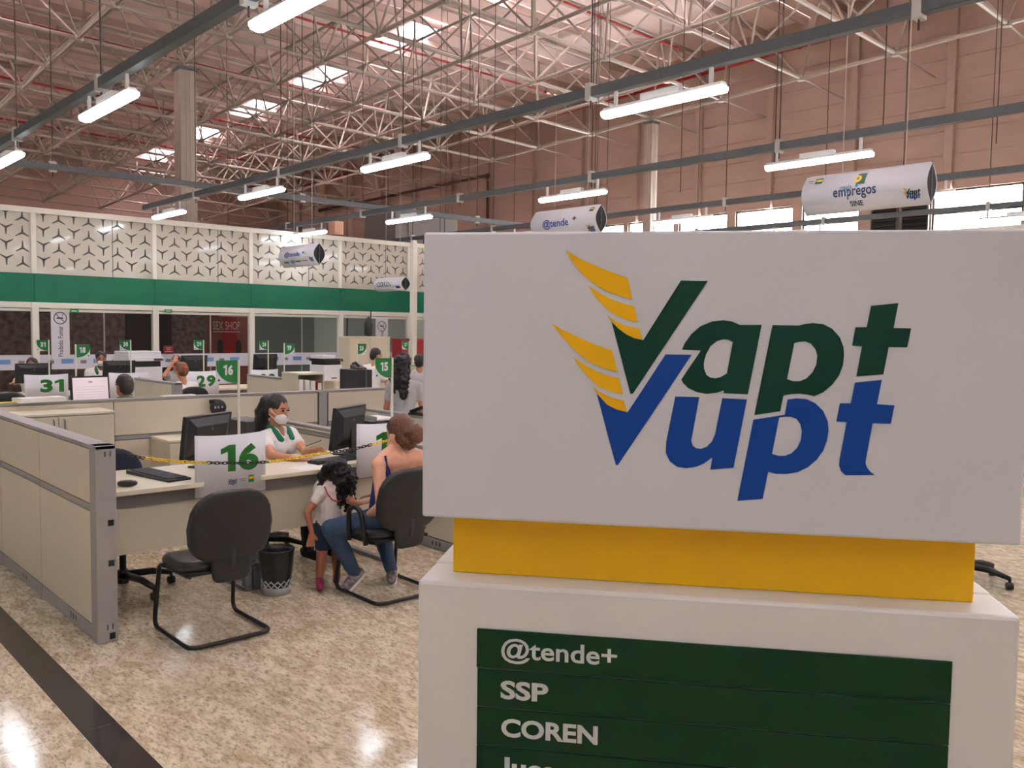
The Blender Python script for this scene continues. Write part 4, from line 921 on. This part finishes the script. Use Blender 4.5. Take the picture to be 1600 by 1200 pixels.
for px, lab in ((115, 'small green exit sign above the glass door by the no smoking banner'), (262, 'small green exit sign above the dark shop doorway')):
    a = atx(px, 486, -16.9); t_ = obj('exit_sign', MB().box(0, .02, -.06, .08, -.03, .03), M('exit_green', (20, 110, 60), .5, emit=(20, 120, 60), estr=.3), None, loc=a); tag(t_, lab, 'exit sign'); obj('exit_mark', MB().box(.02, .021, -.04, .05, -.008, .008), m_fw, t_)
# red furniture glimpsed beside the white post, dark coat on the wall
a = atx(640, 545, -16.3); t_ = thing('red_cabinet', 'dark red cabinet standing by the white post', 'cabinet', (-16.3, a.y, 0)); obj('body', MB().box(-.2, .2, -.35, .45, 0, 1.45), M('cab_red', (150, 40, 46), .5), t_, .005); obj('door', MB().box(.2, .215, -.33, .04, .05, 1.4).box(.2, .215, .06, .43, .05, 1.4), M('cab_red'), t_, .003)
a = atx(580, 515, -15.6); t_ = thing('folded_umbrella', 'dark folded umbrella standing on top of the tall filing cupboard', 'umbrella', (-15.7, a.y, 1.50)); obj('folded_cloth', MB().lathe([(.02, 0), (.09, .03), (.10, .25), (.06, .36), (.015, .42)], (0, 0, 0), 10), m_blk, t_, smooth=True); obj('shaft', MB().tube([(0, .05, .3), (0, .06, .56)], .012, 6), m_blk, t_)
# free-standing white post in front of the patterned wall
a = atx(646, 470, -15.6); t_ = thing('white_post', 'white square steel post standing free before the green banded wall', 'post', (-15.6, a.y, 0)); obj('shaft', MB().box(-.06, .06, -.06, .06, 0, 3.55), m_white, t_, .008); obj('cap', MB().box(-.05, .05, -.05, .05, 3.55, 3.6), m_white, t_, .008); obj('base_plate', MB().box(-.1, .1, -.1, .1, 0, .015), m_white, t_)
# ---- hanging curved banners
m_hs = M('banner_sheet', (222, 223, 230), .35); m_hb = M('banner_end', (24, 24, 26), .6); m_ink = M('ink_navy', (28, 52, 96), .5); m_ink2 = M('ink_dark', (30, 44, 48), .5); m_ink3 = M('ink_royal', (36, 60, 160), .5)
def hanging(label, px0, px1, pyt, L_, hgt, marks, wires=True):
    """length along X, printed face towards -Y; pixel of the two upper ends fixes the distance from the length"""
    A1, B1 = aty(px0, pyt[0], 1.0), aty(px1, pyt[1], 1.0); Y = L_/abs(A1.x-B1.x); A_, B_ = aty(px0, pyt[0], Y), aty(px1, pyt[1], Y); zt = (A_.z+B_.z)/2
    t_ = thing('hanging_banner', label, 'hanging sign', (A_.x, Y, zt)); n = 12; R_ = .11
    pf = []
    for i in range(n+1): s_ = i/n; pf.append((-R_*sin(pi*s_)*1.0, -hgt*s_))
    for sgn, nm in ((1, 'printed_sheet'), (-1, 'rear_sheet')):
        pts = [(x, sgn*y, z) for x in (0, L_) for y, z in pf]; obj(nm, MB().grid(pts, 2, n+1), m_hs, t_, smooth=True, solid=.004)
    for x in (.004, L_-.02):
        P_ = [(y*.97, z) for y, z in pf]+[(-y*.97, z) for y, z in pf[::-1][1:-1]]
        obj('end_cap', MB().add([(x, y, z) for y, z in P_]+[(x+.012, y, z) for y, z in P_], [tuple(range(len(P_))), tuple(range(2*len(P_)-1, len(P_)-1, -1))]+[(k, (k+1) % len(P_), len(P_)+(k+1) % len(P_), len(P_)+k) for k in range(len(P_))]), m_hb, t_)
        obj('end_strut', MB().bar((x+.014, 0, 0), (x+.014, 0, -hgt), .012, .012, (1, 0, 0)), m_tray, t_)
    sheet_ = [c for c in t_.children if c.name.startswith('printed_sheet')][0]
    def wrap(me):
        for v in me.vertices:
            s_ = min(max(-v.co.z/hgt, 0), 1); v.co.y = -R_*sin(pi*s_)-.004-.0015
    for body, x0, x1, s0, s1, mat, kw in marks:
        if body in ('logo',):
            before = set(sheet_.children); mini_logo(sheet_, Matrix.Translation((x0*L_, 0, -s1*hgt)) @ XZ, (x1-x0)*L_)
            for o in sheet_.children:
                if o not in before: wrap(o.data)
            continue
        if body == 'block':
            nseg = 4; pts = [(x, 0, -(s0+(s1-s0)*k/nseg)*hgt) for x in (x0*L_, x1*L_) for k in range(nseg+1)]; mb = MB().grid(pts, 2, nseg+1); me = tomesh(mb, 'crest_print')
        elif body == 'disc':
            cx, cz, r_ = (x0+x1)/2*L_, -(s0+s1)/2*hgt, (s1-s0)/2*hgt; me = tomesh(MB().add([(cx+r_*cos(2*pi*k/16), 0, cz+r_*sin(2*pi*k/16)) for k in range(16)], [tuple(range(16))]), 'crest_print')
        else: me = fit(text_mesh(body, 1.0, ext=0, **kw), x0*L_, x1*L_, -s1*hgt, -s0*hgt); me.transform(XZ)
        wrap(me)
        if body == 'disc':
            for v in me.vertices: v.co.y -= .001
        me.materials.clear(); me.materials.append(mat); obj('lettering' if body not in ('block', 'disc') else 'crest_print', me, mat, sheet_)
    if wires:
        for x in (.3*L_, .8*L_): obj('wire', MB().tube([(x, 0, 0), (x, 0, zr(A_.x+x, Y)-zt)], .004, 4), M('wire_pale', (200, 190, 180), .4), t_)
    return t_
gy = M('ink_yellow', (236, 200, 40), .5); gg = M('ink_green', (10, 90, 60), .5); gb = M('ink_sky', (40, 130, 180), .5)
hanging('large white hanging banner reading mais empregos SINE with a figure emblem', 1262, 1458, (277, 252), 1.2, .38,
        [('mais', .33, .425, .36, .47, M('ink_mid', (90, 120, 160), .5), {}), ('empregos', .275, .62, .47, .72, m_ink, {'bold': .01}), ('SINE', .40, .505, .76, .88, m_ink2, {'bold': .01}), ('block', .455, .525, .10, .38, gg, {}), ('disc', .43, .50, .14, .32, gy, {}), ('disc', .45, .475, .19, .26, gb, {}), ('block', .455, .475, .28, .44, gb, {}),
         ('block', .10, .16, .10, .24, gg, {}), ('block', .11, .16, .13, .18, gy, {}), ('block', .03, .08, .14, .16, m_mark1, {}), ('block', .05, .08, .19, .205, m_mark1, {}), ('logo', .82, .95, .55, .88, None, {})])
hanging('white hanging banner reading @tende+ just above the totem', 838, 940, (334, 316), 1.2, .375, [('@tende', .20, .60, .38, .72, m_ink3, {'bold': .01}), ('+', .66, .72, .36, .50, m_ink2, {'bold': .02}), ('block', .88, .94, .10, .24, gg, {}), ('block', .89, .93, .13, .17, gy, {}), ('logo', .84, .96, .78, .96, None, {}), ('block', .25, .42, .86, .89, m_mark1, {}), ('block', .46, .60, .86, .89, m_mark1, {})])
hanging('white hanging banner reading @tende+ in front of the patterned wall', 444, 499, (388, 377), 1.2, .367, [('@tende', .18, .62, .32, .60, m_ink3, {'bold': .01}), ('+', .68, .75, .34, .46, m_ink2, {'bold': .02}), ('block', .12, .26, .74, .82, m_mark1, {}), ('block', .32, .42, .72, .84, m_mark2, {}), ('block', .46, .60, .74, .80, m_mark1, {}), ('block', .64, .80, .75, .78, m_mark1, {}), ('logo', .84, .96, .68, .86, None, {})])
hanging('small white hanging banner reading COREN beside the white post', 590, 634, (436, 431), 1.0, .28, [('COREN', .14, .64, .34, .66, m_ink2, {'bold': .012}), ('block', .78, .92, .66, .82, m_ink3, {})])

# plant room boxes above the shop corridor
a = atx(632, 352, -19.2); t_ = thing('air_handler', 'dark grey air handling box on the corridor roof behind the white post', 'air unit', (-18.9, a.y, 2.81)); obj('case', MB().box(-.7, .7, -1.0, 1.0, 0, a.z-2.55), M('duct_grey', (104, 102, 98), .6), t_, .02); obj('inlet', MB().box(.70, .715, -.12, .12, .9, 1.2), m_blk, t_); obj('case_rib', MB().box(.70, .72, -.6, -.56, 0, a.z-2.6).box(.70, .72, .56, .6, 0, a.z-2.6), M('duct_grey'), t_)
a = atx(525, 358, -18.6); t_ = thing('junction_box', 'small peach coloured box above the patterned wall', 'box', (-18.6, a.y, 2.8)); obj('box_body', MB().box(-.15, .15, -.12, .12, a.z-2.95, a.z-2.62), M('peach_box', (226, 180, 150), .6), t_, .01); obj('stand', MB().box(-.05, .05, -.05, .05, 0, a.z-2.95), m_tray, t_)
# ================================================================== PEOPLE
SKIN = {'tan': M('skin_tan', (186, 130, 100), .5, noise=.06, nscale=12), 'brown': M('skin_brown', (158, 102, 74), .5, noise=.06, nscale=12), 'fair': M('skin_fair', (214, 160, 130), .5, noise=.06, nscale=12), 'child': M('skin_child', (160, 100, 74), .5, noise=.06, nscale=12)}
HAIRM = {'black': M('hair_black', (22, 18, 17), .35, noise=.3, nscale=40, bump=.5, bscale=90, stretch=(6, 6, 1)), 'brown': M('hair_brown', (96, 60, 40), .4, noise=.4, nscale=30, bump=.5, bscale=80, stretch=(5, 5, 1)), 'dark': M('hair_dark', (40, 34, 32), .55, noise=.2, nscale=60), 'tawny': M('hair_tawny', (112, 74, 46), .5, noise=.3, nscale=40)}
m_polo = M('polo_white', (236, 232, 230), .75, noise=.03, nscale=10, bump=.2, bscale=18)
m_coll = M('collar_green', (0, 108, 70), .7); m_mask = M('mask_white', (236, 232, 230), .7, bump=.15, bscale=40); m_jean = M('denim', (52, 74, 104), .8, noise=.18, nscale=14, bump=.2, bscale=120)
m_jeand = M('denim_dark', (38, 54, 76), .8, noise=.2, nscale=14, bump=.2, bscale=120); m_trou = M('trouser_black', (26, 26, 28), .8); m_greysh = M('shirt_grey', (176, 176, 178), .8, noise=.06)
m_eye = M('eye_dark', (20, 14, 12), .2)
def ik(s_, w_, a, b, pole):
    s_, w_ = Vector(s_), Vector(w_); d = w_-s_; L_ = min(d.length, (a+b)*.995); w_ = s_+d.normalized()*L_; n_ = d.normalized()
    x = (a*a-b*b+L_*L_)/(2*L_); h = sqrt(max(a*a-x*x, 0)); p = Vector(pole); p = (p-n_*p.dot(n_)).normalized(); return s_+n_*x+p*h, w_
def hand_parts(wr, d, pn, s_, side, curl=.5):
    d = Vector(d).normalized(); pn = Vector(pn); pn = (pn-d*pn.dot(d)).normalized(); sd = d.cross(pn)*side; out = []
    c = wr+d*.045*s_
    for k in (-1, 0, 1): out.append(('c', wr+d*.012*s_+sd*.012*k*s_, .017*s_, wr+d*.078*s_+sd*.024*k*s_, .0135*s_))
    for k, (o, L_) in enumerate(((-.031, .058), (-.0105, .068), (.0105, .072), (.031, .064))):
        r0 = wr+d*.08*s_+sd*o*s_; dd = (d+sd*o*4.5).normalized(); m1 = r0+dd*L_*.5*s_; d2 = (dd*cos(curl)+pn*sin(curl)).normalized(); out += [('c', r0, .0085*s_, m1, .0078*s_), ('c', m1, .0078*s_, m1+d2*L_*.5*s_, .0065*s_)]
    t0 = wr+d*.025*s_+sd*.028*s_; t1 = t0+(sd*.75+d*.7).normalized()*.035*s_; out += [('c', t0, .012*s_, t1, .0095*s_), ('c', t1, .0095*s_, t1+(d*.9+sd*.35+pn*.2).normalized()*.03*s_, .0075*s_)]
    return out
def person(label, pel, ang, s_=1.0, lean=0.0, look=None, tiltup=None, LW=None, RW=None, J=None, shirt=m_polo, collar=None, legs=m_trou, shoe=None, hair='short', hcol='black', skin='tan', mask=False, vox=.012, sleeve=.55, female=False, side_lean=0.0, nobelow=False, face=True, handdir=None, pole=None, hs=None, al=1.0, stand=False):
    J = J or {}; pel = Vector(pel); f_ = Vector((cos(ang), sin(ang), 0)); l_ = Vector((-sin(ang), cos(ang), 0)); U = Vector((0, 0, 1))
    up = (U+f_*lean+l_*side_lean).normalized(); sw = (.150 if female else .175)*s_
    waist = pel+up*.16*s_; chest = pel+up*.36*s_; nb = pel+up*.47*s_; shl = J.get('shL', pel+up*.425*s_+l_*sw); shr = J.get('shR', pel+up*.425*s_-l_*sw)
    hc = J.get('head', nb+up*.17*s_+f_*.03*s_); look = Vector(look) if look is not None else f_; hf = look.normalized(); hu = Vector(tiltup) if tiltup is not None else U; hu = (hu-hf*hu.dot(hf)).normalized(); hl = hu.cross(hf)
    R_ = Matrix((hl, hf, hu)).transposed(); hs = hs or s_; HP = lambda a, b, c: hc+(hl*a+hf*b+hu*c)*hs
    t_ = thing('person', label, 'person', (pel.x, pel.y, 0)); o_ = Vector((pel.x, pel.y, 0)); T = lambda P_: [tuple([p[0]]+[(Vector(x)-o_ if isinstance(x, Vector) else x) for x in p[1:]]) for p in P_]
    bd = []; g = .90 if female else 1.0
    hipL = J.get('hipL', pel+l_*.085*s_); hipR = J.get('hipR', pel-l_*.085*s_)
    tor = lambda k: [('c', pel+l_*.055*s_, (.105+k)*s_, pel-l_*.055*s_, (.105+k)*s_), ('c', pel+l_*.03*s_, (.105+k)*s_, waist+l_*.03*s_, (.092*g+k)*s_), ('c', pel-l_*.03*s_, (.105+k)*s_, waist-l_*.03*s_, (.092*g+k)*s_),
         ('c', waist+l_*.03*s_, (.092*g+k)*s_, chest+l_*.055*s_, (.10*g+k)*s_), ('c', waist-l_*.03*s_, (.092*g+k)*s_, chest-l_*.055*s_, (.10*g+k)*s_), ('c', chest+l_*.055*s_, (.1*g+k)*s_, chest-l_*.055*s_, (.1*g+k)*s_),
         ('c', chest+up*.02*s_+l_*.05*s_, (.085+k)*s_, shl, (.052+k)*s_), ('c', chest+up*.02*s_-l_*.05*s_, (.085+k)*s_, shr, (.052+k)*s_), ('c', chest+up*.06*s_, (.07+k)*s_, nb-up*.01*s_, (.052+k*.5)*s_), ('c', shl, (.05+k)*s_, nb, (.045+k)*s_), ('c', shr, (.05+k)*s_, nb, (.045+k)*s_)]
    bust = [('e', chest+f_*.065*s_+l_*.055*s_-up*.02*s_, (.062*s_,)*3), ('e', chest+f_*.065*s_-l_*.055*s_-up*.02*s_, (.062*s_,)*3)] if female == 'bust' else []
    bd += tor(0)+bust
    bd += [('c', nb-up*.03*s_, .052*s_, HP(0, -.02, -.06), .047*s_)]
    bd += [('e', HP(0, -.012, .025), (.074*hs, .094*hs, .096*hs), R_), ('e', HP(0, .025, -.045), (.057*hs, .062*hs, .068*hs), R_), ('c', HP(0, .05, -.085), .026*hs, HP(0, .035, -.06), .045*hs), ('c', HP(0, .088, .005), .009*hs, HP(0, .104, -.03), .0125*hs), ('e', HP(.074, -.01, -.01), (.009*hs, .02*hs, .03*hs), R_), ('e', HP(-.074, -.01, -.01), (.009*hs, .02*hs, .03*hs), R_), ('c', HP(-.02, .085, -.062), .008*hs, HP(.02, .085, -.062), .008*hs)]
    sl = []
    for sd, sh, W, kn in ((1, shl, LW, 'L'), (-1, shr, RW, 'R')):
        if W is None: W = sh-U*.42*s_+f_*.22*s_
        pl = (pole or {}).get(kn, -U*.7-f_*.5+l_*sd*.5)
        el, wr = ik(sh, W, .27*s_*al, .245*s_*al, pl)
        bd += [('c', sh, .047*s_, el, .037*s_), ('c', el, .038*s_, wr, .025*s_)]
        hd, pn = (handdir or {}).get(kn, ((wr-el).normalized(), -U)); bd += hand_parts(wr, hd, pn, s_, sd)
        m = sh.lerp(el, sleeve); sl += [('c', sh, .063*s_, m, .055*s_)]
    lg = []
    if not nobelow:
        for sd, hp, kn in ((1, hipL, 'L'), (-1, hipR, 'R')):
            if stand: J.setdefault('knee'+kn, hp-U*(hp.z*.47)+f_*.03); J.setdefault('ank'+kn, Vector((hp.x, hp.y, .08)))
            K = Vector(J.get('knee'+kn, hp+f_*.40*s_+U*.0)); A = Vector(J.get('ank'+kn, K-U*(K.z-.07*s_)+f_*.02)); TO = Vector(J.get('toe'+kn, A+f_*.14*s_-U*.035*s_))
            lg.append((hp, K, A, TO)); bd += [('c', hp, .085*s_, K, .055*s_), ('c', K, .055*s_, K.lerp(A, .35), .052*s_), ('c', K.lerp(A, .35), .052*s_, A, .034*s_), ('c', A-U*.01*s_, .034*s_, TO, .028*s_)]
    body = blob('body', T(bd), SKIN[skin], t_, vox, 3)
    if shirt:
        blob('shirt', T(tor(.012)[:-3]+[('e', b_[1], tuple(x+.01*s_ for x in b_[2])) for b_ in bust]+[('c', shl, .06*s_, nb+(shl-nb)*.35, .055*s_), ('c', shr, .06*s_, nb+(shr-nb)*.35, .055*s_)]+sl), shirt, t_, vox, 3, .004, 14)
    if collar:
        cp = []
        for q in (1, -1):
            c0, c1, c2, c3 = nb-f_*.058*s_+up*.028*s_, nb-f_*.03*s_+l_*q*.062*s_+up*.024*s_, nb+f_*.03*s_+l_*q*.078*s_-up*.004*s_, nb+f_*.095*s_+l_*q*.062*s_-up*.06*s_
            cp += [('c', c0, .026*s_, c1, .03*s_), ('c', c1, .03*s_, c2, .032*s_), ('c', c2, .032*s_, c3, .024*s_)]
        blob('collar', T(cp), collar, t_, max(vox*.7, .006), 2)
    if legs and lg:
        P_ = [('c', pel+l_*.06*s_, .115*s_, pel-l_*.06*s_, .115*s_)]
        for hp, K, A, TO in lg: P_ += [('c', hp, .092*s_, K, .066*s_)]+([('c', K, .066*s_, K.lerp(A, .4), .062*s_), ('c', K.lerp(A, .4), .062*s_, A+(K-A)*.05, .046*s_)] if not J.get('shorts') else [])
        if J.get('shorts'): P_ = [p if i == 0 else ('c', p[1], p[2], Vector(p[1]).lerp(p[3], .62), .085*s_) for i, p in enumerate(P_)]
        blob('trousers', T(P_), legs, t_, vox, 3, .004, 16)
    if shoe:
        for hp, K, A, TO in lg:
            d = (TO-A); d.normalize(); s0 = blob('shoe', T([('c', A-d*.03*s_-U*.012*s_, .040*s_, A.lerp(TO, .6), .040*s_), ('c', A.lerp(TO, .5), .04*s_, TO, .036*s_)]), shoe[0], t_, max(vox*.8, .006), 2)
            if shoe[1]: obj('sole', tomesh(MB().bar(A-o_-d*.075*s_-U*.045*s_, TO-o_+d*.04*s_-U*.026*s_, .078*s_, .018), 'sole', .004), shoe[1], s0)
    hm = HAIRM[hcol]; cap = [('e', HP(0, -.022, .048), (.083*hs, .094*hs, .086*hs), R_), ('e', HP(0, -.05, .005), (.076*hs, .07*hs, .09*hs), R_)]
    if hair == 'short': hp_ = cap
    elif hair == 'pony': hp_ = cap+[('c', HP(0, -.09, .06), .04*hs, HP(0, -.13, .045), .045*hs), ('c', HP(0, -.13, .045), .05*hs, HP(0, -.15, -.06), .062*hs), ('c', HP(0, -.15, -.06), .062*hs, HP(0, -.145, -.20), .05*hs)]
    elif hair == 'bun': hp_ = cap+[('e', HP(-.02, -.125, -.005), (.062*hs, .05*hs, .062*hs), R_), ('e', HP(0, -.07, -.04), (.068*hs, .05*hs, .06*hs), R_)]
    elif hair == 'long': hp_ = cap+[('c', HP(.03, -.07, .03), .075*hs, HP(.045, -.10, -.16), .075*hs), ('c', HP(-.03, -.07, .03), .075*hs, HP(-.045, -.10, -.16), .075*hs), ('c', HP(.045, -.10, -.16), .075*hs, HP(.06, -.08, -.33), .045*hs), ('c', HP(-.045, -.10, -.16), .075*hs, HP(-.05, -.09, -.36), .045*hs)]
    elif hair == 'curlygirl':
        hp_ = cap+[('e', HP(0, .02, .03), (.095*hs, .1*hs, .1*hs), R_)]; rnd = random.Random(3)
        for k in range(26):
            a = rnd.uniform(-1.1, 1.1); q = HP(.085*sin(a)+.02, .07*cos(a)+.03, rnd.uniform(-.1, .06)); e = q+Vector((0, 0, -rnd.uniform(.06, .19)*hs))+hf*.01; hp_.append(('c', q, .03*hs, e, .014*hs))
        hp_ += [('c', HP(-.07, -.05, .1), .04*hs, HP(-.12, -.03, .08), .04*hs), ('c', HP(-.12, -.03, .08), .045*hs, HP(-.13, .0, -.14), .03*hs)]
    hr = blob('hair', T(hp_), hm, t_, max(vox*.8, .006), 2, .006 if hair not in ('long', 'curlygirl') else .018, 22 if hair not in ('long', 'curlygirl') else 34)
    if mask:
        blob('face_mask', T([('e', HP(0, .048, -.052), (.06*hs, .062*hs, .05*hs), R_), ('c', HP(0, .095, -.03), .018*hs, HP(0, .085, -.075), .02*hs)]), m_mask, t_, max(vox*.6, .005), 2)
        for q in (1, -1): obj('mask_strap', MB().tube([HP(q*.05, .065, -.03)-o_, HP(q*.072, .03, -.015)-o_, HP(q*.08, -.012, .012)-o_], .0025*hs, 5).tube([HP(q*.05, .055, -.075)-o_, HP(q*.068, .02, -.05)-o_, HP(q*.08, -.015, -.03)-o_], .0025*hs, 5), m_mask, t_)
    if face:
        for q in (1, -1):
            obj('eye', MB().ell(HP(q*.031, .079, .018)-o_, (.014*hs, .009*hs, .007*hs), R_), m_eye, t_, smooth=True); obj('eyebrow', MB().tube([HP(q*.016, .086, .037)-o_, HP(q*.033, .083, .042)-o_, HP(q*.05, .068, .036)-o_], .004*hs, 5), HAIRM['black'], t_)
    return t_, HP, hc
# ---- masked attendant at desk 15
hc = atx(434, 641, -5.88); fa = atan2(.30, .953)
pel = Vector((hc.x-.05, hc.y+.0, hc.z-.585))
at_, HPa, _ = person('masked woman in white polo with green collar and long black ponytail, leaning on desk 15', pel, atan2(.34, .94), .92, .08, look=(.93, .36, -.22), LW=atx(480, 706, -5.52), RW=atx(462, 717, -5.42), J={'head': hc}, collar=m_coll, shoe=(m_trou, None), hair='pony', skin='tan', mask=True, vox=.0065, female='bust', sleeve=.5,
       handdir={'R': ((.15, 1, .0), (0, 0, -1)), 'L': ((.5, .7, .15), (.4, -.3, -.6))}, pole={'R': (-.2, -.9, -.5), 'L': (-.2, .6, -.7)})
t_ = thing('mobile_phone', 'pale phone held up in the attendant hand over desk 15', 'phone', atx(489, 699, -5.50)); obj('phone_body', tomesh(MB().bar((-.03, -.05, 0), (.03, .06, .045), .07, .009), 'phone_body', .002), M('phone_pale', (206, 190, 160), .4), t_); obj('phone_glass', tomesh(MB().bar((-.028, -.045, .007), (.028, .055, .049), .062, .002), 'phone_glass'), M('phone_dark', (60, 50, 44), .2), t_)
# ---- seated visitor
hw = atx(624, 680, -4.50); m_blue = M('top_blue', (18, 30, 108), .7)
Jw = {'head': hw, 'shL': atx(592, 727, -4.47), 'shR': atx(672, 722, -4.47), 'hipL': Vector((-4.52, 3.05, .485)), 'hipR': Vector((-4.52, 3.24, .485)), 'kneeL': atx(517, 826, -4.80), 'ankL': atz(556, 898, .10), 'toeL': atz(541, 917, .035), 'kneeR': Vector((-4.90, 3.28, .41)), 'ankR': atz(612, 893, .075), 'toeR': atz(611, 905, .03)}
pw = Vector((-4.50, 3.15, .50))
m_shoe = M('floral_shoe', (120, 112, 112), .7, noise=.75, nscale=45); m_sole = M('sole_white', (226, 222, 214), .6)
wv, HPw, _ = person('seated woman with bare back, brown hair bun, blue strappy top and jeans', pw, pi, .95, -.02, look=(-.97, -.16, -.18), J=Jw, shirt=None, legs=m_jean, shoe=(m_shoe, m_sole), hair='bun', hcol='brown', skin='fair', hs=1.02, vox=.0075, female=True, LW=atx(574, 806, -4.58), RW=Vector((-4.85, 3.25, .58)), pole={'L': (.6, -.2, -.6), 'R': (.3, .4, -.8)}, handdir={'L': ((-1, .2, -.1), (0, 0, -1))}, mask=False, face=False)
o_ = Vector((pw.x, pw.y, 0)); s_ = .95
tp_ = [('c', Vector((-4.53, 3.10, .55)), .118*s_, Vector((-4.545, 3.12, .74)), .10*s_), ('c', Vector((-4.53, 3.20, .55)), .118*s_, Vector((-4.545, 3.18, .74)), .10*s_), ('c', Vector((-4.545, 3.12, .72)), .09*s_, Vector((-4.57, 3.16, .80)), .07*s_), ('c', Vector((-4.545, 3.2, .72)), .09*s_, Vector((-4.57, 3.22, .80)), .07*s_)]
blob('strappy_top', [(p[0], p[1]-o_, p[2], p[3]-o_, p[4]) for p in tp_], m_blue, wv, .009)
a_, b_ = atx(602, 712, -4.43)-o_, atx(610, 762, -4.405)-o_
obj('strap', MB().bar(a_, b_, .012, .006, (1, 0, 0)), m_blue, wv)
obj('side_panel', MB().add([atx(604, 728, -4.418)-o_, atx(607, 728, -4.418)-o_, atx(617, 760, -4.40)-o_, atx(603, 785, -4.42)-o_, atx(600, 770, -4.44)-o_], [(0, 1, 2, 3, 4)]), m_blue, wv, solid=.006)
obj('mask_strap', MB().tube([HPw(.06, .06, -.05)-o_, HPw(.078, .02, -.03)-o_, HPw(.08, -.01, .01)-o_], .0022, 5), m_mask, wv)
# ---- girl
G = -4.95
hg = atx(528, 742, G+.03); m_tee = M('tee_white', (232, 222, 216), .75, noise=.04, nscale=10, bump=.2, bscale=20); m_crim = M('shoe_crimson', (128, 22, 62), .4)
Jg = {'head': hg, 'shL': atx(543, 777, G+.06), 'shR': atx(500, 772, G+.02), 'hipL': atx(522, 826, G), 'hipR': atx(506, 826, G), 'kneeL': atx(526, 862, G), 'kneeR': atx(503, 866, G+.02), 'ankL': atz(526, 898, .05), 'ankR': atz(499, 905, .05), 'toeL': atz(525, 907, .025), 'toeR': atz(500, 919, .025), 'shorts': True}
pg = (Jg['hipL']+Jg['hipR'])/2+Vector((0, 0, .02))
gv, HPg, _ = person('little girl with curly black hair, white tee, denim shorts and crimson shoes', pg, -.55, .66, .02, look=(.80, .10, -.60), J=Jg, shirt=m_tee, legs=m_jeand, shoe=(m_crim, None), hair='curlygirl', skin='child', vox=.006, female=True, sleeve=.35, RW=atx(487, 832, G+.06), LW=atx(563, 788, -4.60), pole={'R': (-.2, -1, 0), 'L': (.3, -.2, -1)}, face=False, hs=.80, al=.80, handdir={'R': ((.0, -.12, -1), (.8, -.5, 0)), 'L': ((.3, 1, .1), (0, 0, 1))})
og = Vector((pg.x, pg.y, 0))
obj('neck_trim', MB().tube([p-og for p in (atx(507, 760, G+.10), atx(512, 772, G+.12), atx(519, 781, G+.125), atx(528, 784, G+.12), atx(534, 781, G+.115))], .005, 6), M('trim_red', (180, 50, 62), .6), gv)
obj('hair_tie', MB().ell(HPg(-.10, -.03, .1)-og, (.02, .02, .02)), M('tie_plum', (104, 40, 92), .6), gv)
# ---- people farther back
def far(label, px, py, X, ang, s_=.95, dz=.62, **k):
    h = atx(px, py, X); f_ = Vector((cos(ang), sin(ang), 0)); J = dict(k.pop('J', {})); J['head'] = h
    return person(label, (h.x-f_.x*(.03+k.get('lean', 0)*.5), h.y-f_.y*(.03+k.get('lean', 0)*.5), h.z-dz*s_), ang, s_, J=J, vox=.014, **k)
far('staff member behind the number 31 monitor, only dark hair and a forearm showing', 50, 572, -13.75, -.3, collar=m_coll, skin='brown', LW=None, RW=atx(14, 603, -13.1))
far('masked man in cream polo with green collar behind the desks', 158, 562, -13.7, -.2, collar=m_coll, skin='brown', mask=True)
far('man with cropped dark hair and green collar seen from behind over the long partition', 193, 604, -8.75, pi-.1, collar=m_coll, skin='brown', hcol='dark', look=(-1, -.25, 0))
h = atx(278, 562, -13.5)
far('woman propping her head on a raised hand behind counter 29', 276, 568, -13.5, -.3, skin='tan', shirt=m_greysh, look=(.9, -.2, -.45), RW=atx(270, 567, -13.36), pole={'R': (.2, -.6, -.7)}, handdir={'R': ((-.1, .5, .8), (-.5, .5, 0))}, female=True)
pv, HPv, _ = far('visitor in white shirt with tawny hair and orange hair tie before board 29', 284, 581, -11.3, pi, collar=None, hcol='tawny', hair='short', skin='tan', lean=.18, female=True, look=(-1, 0, -.3))
obj('hair_tie', MB().ell(HPv(0, -.115, .03)-Vector((pv.location.x, pv.location.y, 0)), (.022, .022, .02)), M('tie_orange', (206, 70, 30), .6), pv)
far('dark haired man in white leaning forward before the tall cupboard', 588, 556, -11.4, 1.9, skin='tan', hcol='dark', look=(.1, .95, -.2), lean=.2)
far('woman with long black curly hair in white and grey polo behind flag 15', 632, 570, -7.2, 2.5, s_=.88, dz=.66, stand=True, shirt=m_greysh, hair='long', skin='tan', female=True, look=(-.5, .95, -.1))
far('person with dark hair in a grey shirt beyond the curly haired woman', 655, 566, -10.6, 2.6, shirt=m_greysh, hcol='dark', skin='brown', look=(-.8, .6, 0))

bpy.data.scenes.remove(TS)
